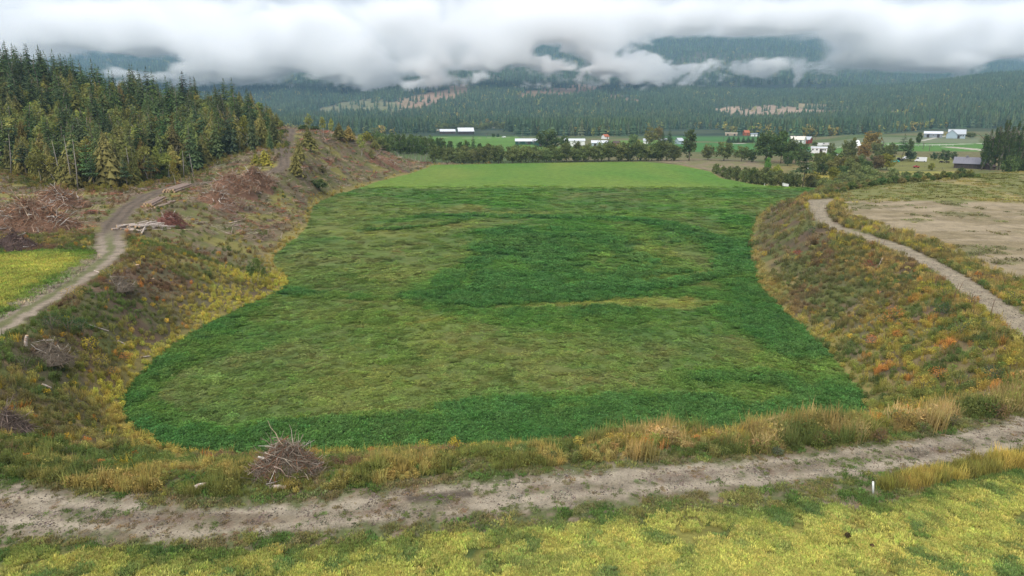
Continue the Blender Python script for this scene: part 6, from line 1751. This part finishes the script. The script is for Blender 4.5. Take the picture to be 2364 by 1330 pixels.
gable("house", 2203, 321, 14, "front gable wing of the pale blue house", -3, 9, 4.2, 4.0, M_BLUE, M_GREYR, 1.5, 1, 1, cat="house")
gable("house", 2062, 277, 20, "grey roofed house half hidden in the hillside forest", 20, 10, 4, 3, M_TAN, M_GREYR, .1, 2, 1, cat="house")
gable("house", 2226, 288, 13, "pale tan house on the hillside above the blue house", 8, 10, 7, 3, M_CREAM, M_TAN, .1, 2, 1, cat="house")
# ---------------------------------------------------------------- vehicles, animals, poles
TYRE = pm("tyre_rubber", (.02, .02, .02), .8)
def car(name, px, base, label, color, z=-2.5, L_=4.6, hgt=1.5, turn=0.0, shape='car', cat="car"):
    p = at(px, base, z); t = empty(name, (p[0], p[1], gz(p[0], p[1])), -math.atan2(p[0], p[1]) + turn); tag(t, label, cat)
    mat = pm(name + "_paint", color, .35, vary=.05); w = .9; h = L_ / 2
    if shape == 'car': prof = [(-h, .35), (-h, .85), (-h * .62, .95), (-h * .35, hgt), (h * .45, hgt), (h * .8, .95), (h, .85), (h, .35)]
    elif shape == 'pickup': prof = [(-h, .4), (-h, 1.0), (-h * .5, 1.05), (-h * .3, hgt), (h * .15, hgt), (h * .22, 1.0), (h, 1.0), (h, .4)]
    else: prof = [(-h, .4), (-h, 1.1), (-h * .82, 1.3), (-h * .7, hgt), (h * .98, hgt), (h, hgt * .96), (h, .4)]
    m = MB(); m.poly([(x, -w, zz) for x, zz in prof]); m.poly([(x, w, zz) for x, zz in prof][::-1])
    for i in range(len(prof)):
        a, b = prof[i], prof[(i + 1) % len(prof)]; m.poly([(a[0], -w, a[1]), (a[0], w, a[1]), (b[0], w, b[1]), (b[0], -w, b[1])])
    m.build("body", mat, t)
    m = MB()
    x0, x1 = {'car': (-h * .35, h * .45), 'pickup': (-h * .32, h * .12), 'van': (-h * .72, -h * .35)}[shape]
    m.poly([(x0 - .15, -w - .01, hgt * .66), (x1 + .1, -w - .01, hgt * .66), (x1, -w - .01, hgt * .93), (x0, -w - .01, hgt * .93)]); m.poly([(x0 - .15, w + .01, hgt * .66), (x1 + .1, w + .01, hgt * .66), (x1, w + .01, hgt * .93), (x0, w + .01, hgt * .93)])
    m.build("side_window", M_GLASS, t)
    for sx in (-.62, .62):
        for sy in (-1, 1):
            m = MB(); m.tube([(sx * h, sy * (w - .1), .34), (sx * h, sy * (w + .06), .34)], [.34] * 2, 10); m.build("wheel", TYRE, t)
    return t
car("parked_car", 2049, 350, "dark maroon car parked at the left end of the terrace cars", (.03, .012, .015), -2.5)
car("parked_pickup", 2058, 349, "black pickup parked beside the maroon car on the terrace", (.012, .012, .014), -2.5, 5.4, 1.8, .3, 'pickup', "pickup")
car("parked_car", 2069, 354, "turquoise car parked on the terrace under the lone conifer", (.03, .50, .52), -2.5, 4.6, 1.5, .2)
car("parked_pickup", 2078, 352, "dark pickup with a white cab roof right of the turquoise car", (.03, .03, .035), -2.5, 5.4, 1.8, -.2, 'pickup', "pickup")
car("parked_car", 1918, 350, "black car parked right of the white mobile home", (.012, .012, .015), -2.5, 5.0, 1.5, .2)
car("parked_pickup", 1976, 352, "red and black pickup near the hidden white house", (.10, .015, .012), -2.5, 5.2, 1.8, .3, 'pickup', "pickup")
car("parked_van", 2125, 374, "large white van with a dark windscreen parked in the paddock", (.74, .75, .78), -8, 6.6, 2.9, 0, 'van', "van")
car("parked_car", 2070, 372, "white car parked left in the paddock", (.72, .72, .73), -8, 4.4, 1.5)
car("parked_pickup", 2091, 371, "white pickup in the paddock left of the large white van", (.74, .74, .75), -8, 4.8, 1.8, .5, 'pickup', "pickup")
car("parked_tractor", 2115, 387, "small red farm vehicle in the paddock below the large white van", (.32, .04, .04), -8, 3.0, 1.5, .2, 'pickup', "tractor")
car("camper_trailer", 1893, 325, "white camper trailer left of the lollipop tree on the terrace", (.78, .78, .78), -3, 7.5, 2.9, 0, 'van', "trailer")
car("camper_trailer", 1907, 326, "white and dark trailer right behind the lollipop tree", (.62, .60, .60), -3, 6.5, 2.7, .1, 'van', "trailer")
car("parked_car", 1865, 334, "pale blue car in front of the white houses", (.35, .62, .72), -3, 4.5, 1.5)
car("parked_car", 1163, 318, "white car at the corner of the central wood", (.7, .72, .7), -9, 5.0, 1.9, .1, 'van', "van")
def digger():
    p = at(1946, 373, -7.5); t = empty("excavator", (p[0], p[1], gz(p[0], p[1]))); tag(t, "small orange digger with its arm raised beside the gabled barn", "digger")
    mo = pm("orange_paint", (.60, .24, .03), .5)
    m = MB(); m.box((-1.2, -.9, .2), (1.2, -.4, .8)); m.build("track", TYRE, t); m = MB(); m.box((-1.2, .4, .2), (1.2, .9, .8)); m.build("track", TYRE, t)
    m = MB(); m.box((-1.1, -.9, .8), (.9, .9, 1.6)); m.build("body", mo, t)
    m = MB(); m.box((-.2, -.85, 1.6), (.8, .1, 2.6)); m.build("cab", M_GLASS, t)
    m = MB(); m.tube([(.8, .4, 1.5), (2.0, .4, 2.8), (3.2, .4, 1.8)], [.16, .16, .12], 5); m.build("arm", mo, t)
    m = MB(); m.box((3.0, .1, 1.2), (3.5, .7, 1.8)); m.build("bucket", TYRE, t)
digger()
COWM = pm("dark_brown_hide", (.025, .017, .014), .8)
def cow(px, base, turn, label):
    p = at(px, base, -8); m = MB()
    m.tube([(-1.05, 0, 1.0), (-.7, 0, 1.08), (0, 0, 1.02), (.6, 0, 1.1), (.95, 0, 1.12), (1.25, 0, .95), (1.6, 0, .62), (1.78, 0, .5)], [.22, .38, .42, .40, .28, .20, .17, .10], 8)
    for x_ in (-.75, .62):
        for s in (-1, 1): m.tube([(x_, s * .2, 1.0), (x_ - .06, s * .22, .5), (x_, s * .22, 0)], [.15, .08, .07], 6)
    m.tube([(-1.05, 0, 1.15), (-1.2, 0, .7)], [.05, .03], 4)
    o = m.build("cow", COWM, None, True); o.location = (p[0], p[1], gz(p[0], p[1])); o.rotation_euler = (0, 0, turn); tag(o, label, "cow")
cow(2172, 377, .2, "dark cow grazing at the left in the paddock near the brown barn")
cow(2187, 378, 2.6, "dark cow grazing nearer to the brown barn")
POLE = pm("weathered_pole", (.13, .11, .10), .9)
def pole(px, base, top, z, label, group=None, arm=True):
    p = at(px, base, z); h = (base - top) * p[1] / F; t = empty("utility_pole", (p[0], p[1], gz(p[0], p[1]))); tag(t, label, "utility pole", group)
    m = MB(); m.tube([(0, 0, -.3), (0, 0, h)], [.2, .13], 6); m.build("pole", POLE, t)
    if arm:
        m = MB(); m.box((-1.2, -.2, h - .9), (1.2, -.14, h - .7)); m.build("crossarm", POLE, t)
pole(2146, 344, 330, -2.5, "dark utility pole on the terrace right of the pale lane")
pole(2131, 342, 327, -2.5, "thin utility pole on the terrace left of the dark one")
pole(2037, 346, 318, -2.5, "utility pole beside the orange brown autumn tree")
pole(1815, 327, 300, -9, "tall utility pole left of the blue green conifers")
pole(1882, 322, 303, -3, "utility pole behind the red roofed shed")
pole(1670, 327, 316, -9, "white utility pole left of the six small conifers")
pole(1123, 319, 308, -9, "utility pole on the pasture right of the white barns")
pole(1206, 318, 301, -9, "pale utility pole before the central wood")
p = on_ground(1860, 428, 100, 500, 900); h = 40 * p[1] / F
t = empty("lamp_post", tuple(p)); tag(t, "wooden post with a white lamp box beside the tall conifer", "lamp post")
m = MB(); m.tube([(0, 0, -.3), (0, 0, h)], [.13, .10], 6); m.build("post", POLE, t)
m = MB(); m.tube([(.1, 0, h - .9), (.7, 0, h + .6)], [.05, .04], 5); m.build("bracket", POLE, t)
m = MB(); m.tube([(.05, -.2, h - 1.0), (.05, -.2, h - .5), (.05, -.2, h + .1)], [.12, .28, .18], 8); m.build("lamp", WHITE, t, True)
p = on_ground(1813, 432, 100, 500, 900)
t = empty("pump_box", tuple(p)); tag(t, "white slanted box on legs at the field's right corner", "box")
m = MB(); m.poly([(-1.1, -.6, .5), (1.1, -.6, .3), (1.1, -.6, 1.2), (-1.3, -.6, 1.75)]); m.poly([(-1.1, .6, .5), (-1.3, .6, 1.75), (1.1, .6, 1.2), (1.1, .6, .3)]); m.poly([(-1.1, -.6, .5), (-1.3, -.6, 1.75), (-1.3, .6, 1.75), (-1.1, .6, .5)]); m.poly([(1.1, -.6, .3), (1.1, .6, .3), (1.1, .6, 1.2), (1.1, -.6, 1.2)]); m.poly([(-1.1, -.6, .5), (-1.1, .6, .5), (1.1, .6, .3), (1.1, -.6, .3)])
m.build("box", WHITE, t)
m = MB(); m.poly([(-1.4, -.7, 1.80), (1.2, -.7, 1.22), (1.2, .7, 1.22), (-1.4, .7, 1.80)]); m.poly([(-1.4, -.7, 1.86), (1.2, -.7, 1.28), (1.2, .7, 1.28), (-1.4, .7, 1.86)]); m.poly([(-1.4, -.7, 1.80), (1.2, -.7, 1.22), (1.2, -.7, 1.28), (-1.4, -.7, 1.86)]); m.build("lid", WHITE, t)
for x_ in (-.9, .9):
    m = MB(); m.box((x_ - .06, -.06, -.2), (x_ + .06, .06, .45)); m.build("leg", POLE, t)
p = on_ground(1765, 429, 100, 500, 900); m = MB(); m.tube([(0, 0, -.2), (0, 0, 1.0)], [.07, .06], 6); o = m.build("post", WHITE); o.location = tuple(p); tag(o, "small pale post left of the white slanted box", "post")
# paddock fence in front of the brown barn
def fence(pts, z, label, hgt=1.2, mat=None, rails=2, step=4.0):
    P = [at(q[0], q[1], z) for q in pts]; t = empty("paddock_fence", (P[0][0], P[0][1], gz(P[0][0], P[0][1]))); tag(t, label, "fence"); o0 = Vector(t.location)
    pos = []
    for a, b in zip(P[:-1], P[1:]):
        n = max(1, int(np.hypot(*(b - a)[:2]) / step))
        for i in range(n): pos.append(a + (b - a) * i / n)
    pos.append(P[-1])
    m = MB(); m.tube([(0, 0, -.3), (0, 0, hgt)], [.08, .07], 5); pmsh = m.mesh("post", mat)
    Q = [Vector((q[0], q[1], gz(q[0], q[1]))) - o0 for q in pos]
    for q in Q: inst("post", pmsh, t, tuple(q))
    for r_ in range(rails):
        m = MB(); zz = hgt * (.45 + .45 * r_)
        for a, b in zip(Q[:-1], Q[1:]): m.tube([a + Vector((0, 0, zz)), b + Vector((0, 0, zz))], [.04, .04], 4, caps=False)
        m.build("rail", mat, t)
fence([(2150, 391), (2200, 391), (2240, 393), (2285, 397)], -8, "grey rail fence in front of the brown barn", 1.2, POLE)
fence([(2058, 384), (2110, 386), (2160, 388)], -8, "dark rail fence across the paddock under the vans", 1.1, POLE)
fence([(1880, 333), (1960, 333.5), (2050, 334)], -2.5, "pale rail fence along the lane on the terrace", 1.4, WHITE, 2, 6)
fence([(2050, 337), (2120, 338), (2200, 337)], -2.5, "pale rail fence beside the lane right of the lone conifer", 1.4, WHITE, 2, 6)
# ---------------------------------------------------------------- low cloud on the mountain side, smoke, haze
class GN:
    def __init__(self, name):
        self.t = bpy.data.node_groups.new(name, 'GeometryNodeTree')
        self.N, self.L = self.t.nodes, self.t.links
    def inp(self, sock, v):
        if v is None: return
        if isinstance(v, bpy.types.NodeSocket): self.L.new(v, sock)
        else: sock.default_value = v
    def m(self, op, a, b=None, c=None, clamp=False):
        n = self.N.new("ShaderNodeMath"); n.operation = op; n.use_clamp = clamp
        for i, v in enumerate((a, b, c)): self.inp(n.inputs[i], v)
        return n.outputs[0]
    def ramp(self, v, a, b, lo=0.0, hi=1.0, smooth=True):
        n = self.N.new("ShaderNodeMapRange"); n.clamp = True
        n.interpolation_type = 'SMOOTHSTEP' if smooth else 'LINEAR'
        self.inp(n.inputs[0], v)
        for i, q in zip((1, 2, 3, 4), (a, b, lo, hi)): self.inp(n.inputs[i], q)
        return n.outputs[0]
    def noise(self, vec, scale, detail=3.0, rough=0.55, dist=0.0):
        n = self.N.new("ShaderNodeTexNoise")
        self.inp(n.inputs['Vector'], vec); n.inputs['Scale'].default_value = scale
        n.inputs['Detail'].default_value = detail; n.inputs['Roughness'].default_value = rough; n.inputs['Distortion'].default_value = dist
        return n.outputs[0]
    def vec(self, x, y, z):
        n = self.N.new("ShaderNodeCombineXYZ")
        for i, v in enumerate((x, y, z)): self.inp(n.inputs[i], v)
        return n.outputs[0]
def volume_object(name, lo, hi, res, build, color, density_mat, aniso=0.0):
    g = GN(name + "_field")
    g.t.interface.new_socket("Geometry", in_out='OUTPUT', socket_type='NodeSocketGeometry')
    out = g.N.new("NodeGroupOutput")
    pos = g.N.new("GeometryNodeInputPosition")
    sp = g.N.new("ShaderNodeSeparateXYZ"); g.L.new(pos.outputs[0], sp.inputs[0])
    dens = build(g, sp.outputs[0], sp.outputs[1], sp.outputs[2], pos.outputs[0])
    vc = g.N.new("GeometryNodeVolumeCube")
    g.inp(vc.inputs['Density'], dens)
    vc.inputs['Background'].default_value = 0.0
    vc.inputs['Min'].default_value = lo; vc.inputs['Max'].default_value = hi
    for k, r in zip(('X', 'Y', 'Z'), res): vc.inputs['Resolution ' + k].default_value = r
    m, N, L = new_mat(name + "_vapour")
    mo = N.new("ShaderNodeOutputMaterial"); pv = N.new("ShaderNodeVolumePrincipled")
    pv.inputs['Color'].default_value = (*color, 1)
    pv.inputs['Density'].default_value = density_mat
    pv.inputs['Anisotropy'].default_value = aniso
    L.new(pv.outputs[0], mo.inputs['Volume'])
    sm = g.N.new("GeometryNodeSetMaterial"); sm.inputs['Material'].default_value = m
    g.L.new(vc.outputs[0], sm.inputs[0]); g.L.new(sm.outputs[0], out.inputs[0])
    me = bpy.data.meshes.new(name); o = bpy.data.objects.new(name, me); COL.objects.link(o)
    md = o.modifiers.new("field", 'NODES'); md.node_group = g.t
    me.materials.append(m)
    return o
CLOUD_D = 2850.0
def cloud_density(g, x, y, z, pos):
    zb = g.m('ADD', 140.0, g.ramp(x, 350.0, 950.0, 0.0, 42.0))
    zb = g.m('ADD', zb, g.ramp(x, 1300.0, 1900.0, 0.0, 12.0))
    flat = g.vec(g.m('MULTIPLY', x, 1 / 430.0), g.m("MULTIPLY", y, 1 / 1100.0), g.m('MULTIPLY', z, 1 / 240.0))
    n1 = g.noise(flat, 1.0, 5.0, 0.58, 0.3)
    fine = g.vec(g.m('MULTIPLY', x, 1 / 110.0), g.m("MULTIPLY", y, 1 / 330.0), g.m('MULTIPLY', z, 1 / 85.0))
    n2 = g.noise(fine, 1.15, 6.0, 0.68, 1.0)
    s = g.m('DIVIDE', g.m('SUBTRACT', z, zb), 62.0)
    s = g.m('MINIMUM', s, 1.25)
    f = g.m('ADD', s, g.m('MULTIPLY', g.m('SUBTRACT', n1, 0.5), 4.0))
    f = g.m('ADD', f, g.m('MULTIPLY', g.m('SUBTRACT', n2, 0.5), 4.6))
    for px, py, wpx, hpx, k in [(1640,112,130,24,4.6),(1790,112,90,20,3.4),(1545,125,45,20,3.0),(1850,118,40,14,3.0),(1262,125,40,20,2.6),(1330,150,30,22,1.6),(1075,168,45,14,1.4),(430,150,45,20,3.2),(235,150,95,26,4.4),(960,182,40,10,1.2),(1790,150,22,22,1.0),(2300,160,90,16,2.6),(1180,175,25,16,1.5),(700,178,40,14,1.2),(1420,135,30,16,1.6),(2080,178,70,10,1.4)]:
        p = at_d(px, py, CLOUD_D)
        dx = g.m('DIVIDE', g.m('SUBTRACT', x, float(p[0])), wpx * CLOUD_D / F)
        dz = g.m('DIVIDE', g.m('SUBTRACT', z, float(p[2])), hpx * CLOUD_D / F)
        q = g.m('ADD', g.m('MULTIPLY', dx, dx), g.m('MULTIPLY', dz, dz))
        f = g.m('SUBTRACT', f, g.m('MULTIPLY', g.m('POWER', 2.718, g.m('MULTIPLY', q, -1.0)), float(k)))
    f = g.m('ADD', f, g.ramp(z, 300.0, 370.0, 0.0, 2.5))
    f = g.m("MULTIPLY", g.m("ADD", f, 0.0), 2.6, clamp=True)
    n3 = g.noise(fine, .55, 4.0, 0.6, 0.4)
    f = g.m('MULTIPLY', f, g.ramp(n3, .36, .66, .15, 1.9))
    f = g.m('MULTIPLY', f, g.ramp(z, 350.0, 440.0, 1.0, 0.0))
    f = g.m('MULTIPLY', f, g.m("MULTIPLY", g.ramp(y, 2500.0, 2600.0, 0.0, 1.0), g.ramp(y, 2800.0, 2980.0, 1.0, 0.0)))
    return f
cl = volume_object("cloud", (-2500, 2480, 100), (2500, 3000, 540), (500, 26, 84), cloud_density, (1, 1, 1), 0.026, 0.0)
cl["kind"] = "stuff"
def smoke_density(g, x, y, z, pos):
    c = SMOKE
    h = g.m('SUBTRACT', z, float(c[2]))
    wob = g.m('MULTIPLY', g.m('SUBTRACT', g.noise(g.vec(0.0, 0.0, g.m('MULTIPLY', z, 1 / 45.0)), 1.0, 2.0), 0.5), 40.0)
    dx = g.m('SUBTRACT', g.m('SUBTRACT', x, float(c[0])), g.m('ADD', wob, g.m('MULTIPLY', h, 0.1)))
    dy = g.m('SUBTRACT', y, float(c[1]))
    r = g.m('SQRT', g.m('ADD', g.m('MULTIPLY', dx, dx), g.m('MULTIPLY', dy, dy)))
    w = g.m('ADD', 5.0, g.m('MULTIPLY', h, 0.34))
    n = g.noise(pos, 1 / 28.0, 4.0, 0.6, 0.5)
    f = g.m('SUBTRACT', 1.0, g.m('DIVIDE', r, w))
    f = g.m('ADD', f, g.m('MULTIPLY', g.m('SUBTRACT', n, 0.5), 2.2))
    f = g.m('MULTIPLY', f, 1.4, clamp=True)
    return g.m('MULTIPLY', f, g.ramp(h, 60.0, 120.0, 1.0, 0.0))
SMOKE = on_ground(1834, 208, 1500, 6000)
if SMOKE is None: SMOKE = at_d(1834, 208, 2200)
SMOKE[2] += 8
so = volume_object("smoke", (SMOKE[0] - 110, SMOKE[1] - 80, SMOKE[2]), (SMOKE[0] + 130, SMOKE[1] + 80, SMOKE[2] + 122), (60, 36, 46), smoke_density, (1, 1, 1), 0.08)
so["kind"] = "stuff"
# the valley air
hz = bpy.data.meshes.new("haze")
bmz = bmesh.new()
bmesh.ops.create_cube(bmz, size=1.0)
bmesh.ops.scale(bmz, vec=(22000, 9600, 790), verts=bmz.verts)
bmesh.ops.translate(bmz, vec=(0, 4600, 379), verts=bmz.verts)
bmz.to_mesh(hz); bmz.free()
hm_, N_, L_ = new_mat("valley_air")
ho_ = N_.new("ShaderNodeOutputMaterial"); hv_ = N_.new("ShaderNodeVolumePrincipled")
hv_.inputs['Color'].default_value = (0.45, 0.72, 1.0, 1)
hv_.inputs['Density'].default_value = HAZE
L_.new(hv_.outputs[0], ho_.inputs['Volume'])
hz.materials.append(hm_)
ho = bpy.data.objects.new("haze", hz); COL.objects.link(ho)
ho["kind"] = "stuff"
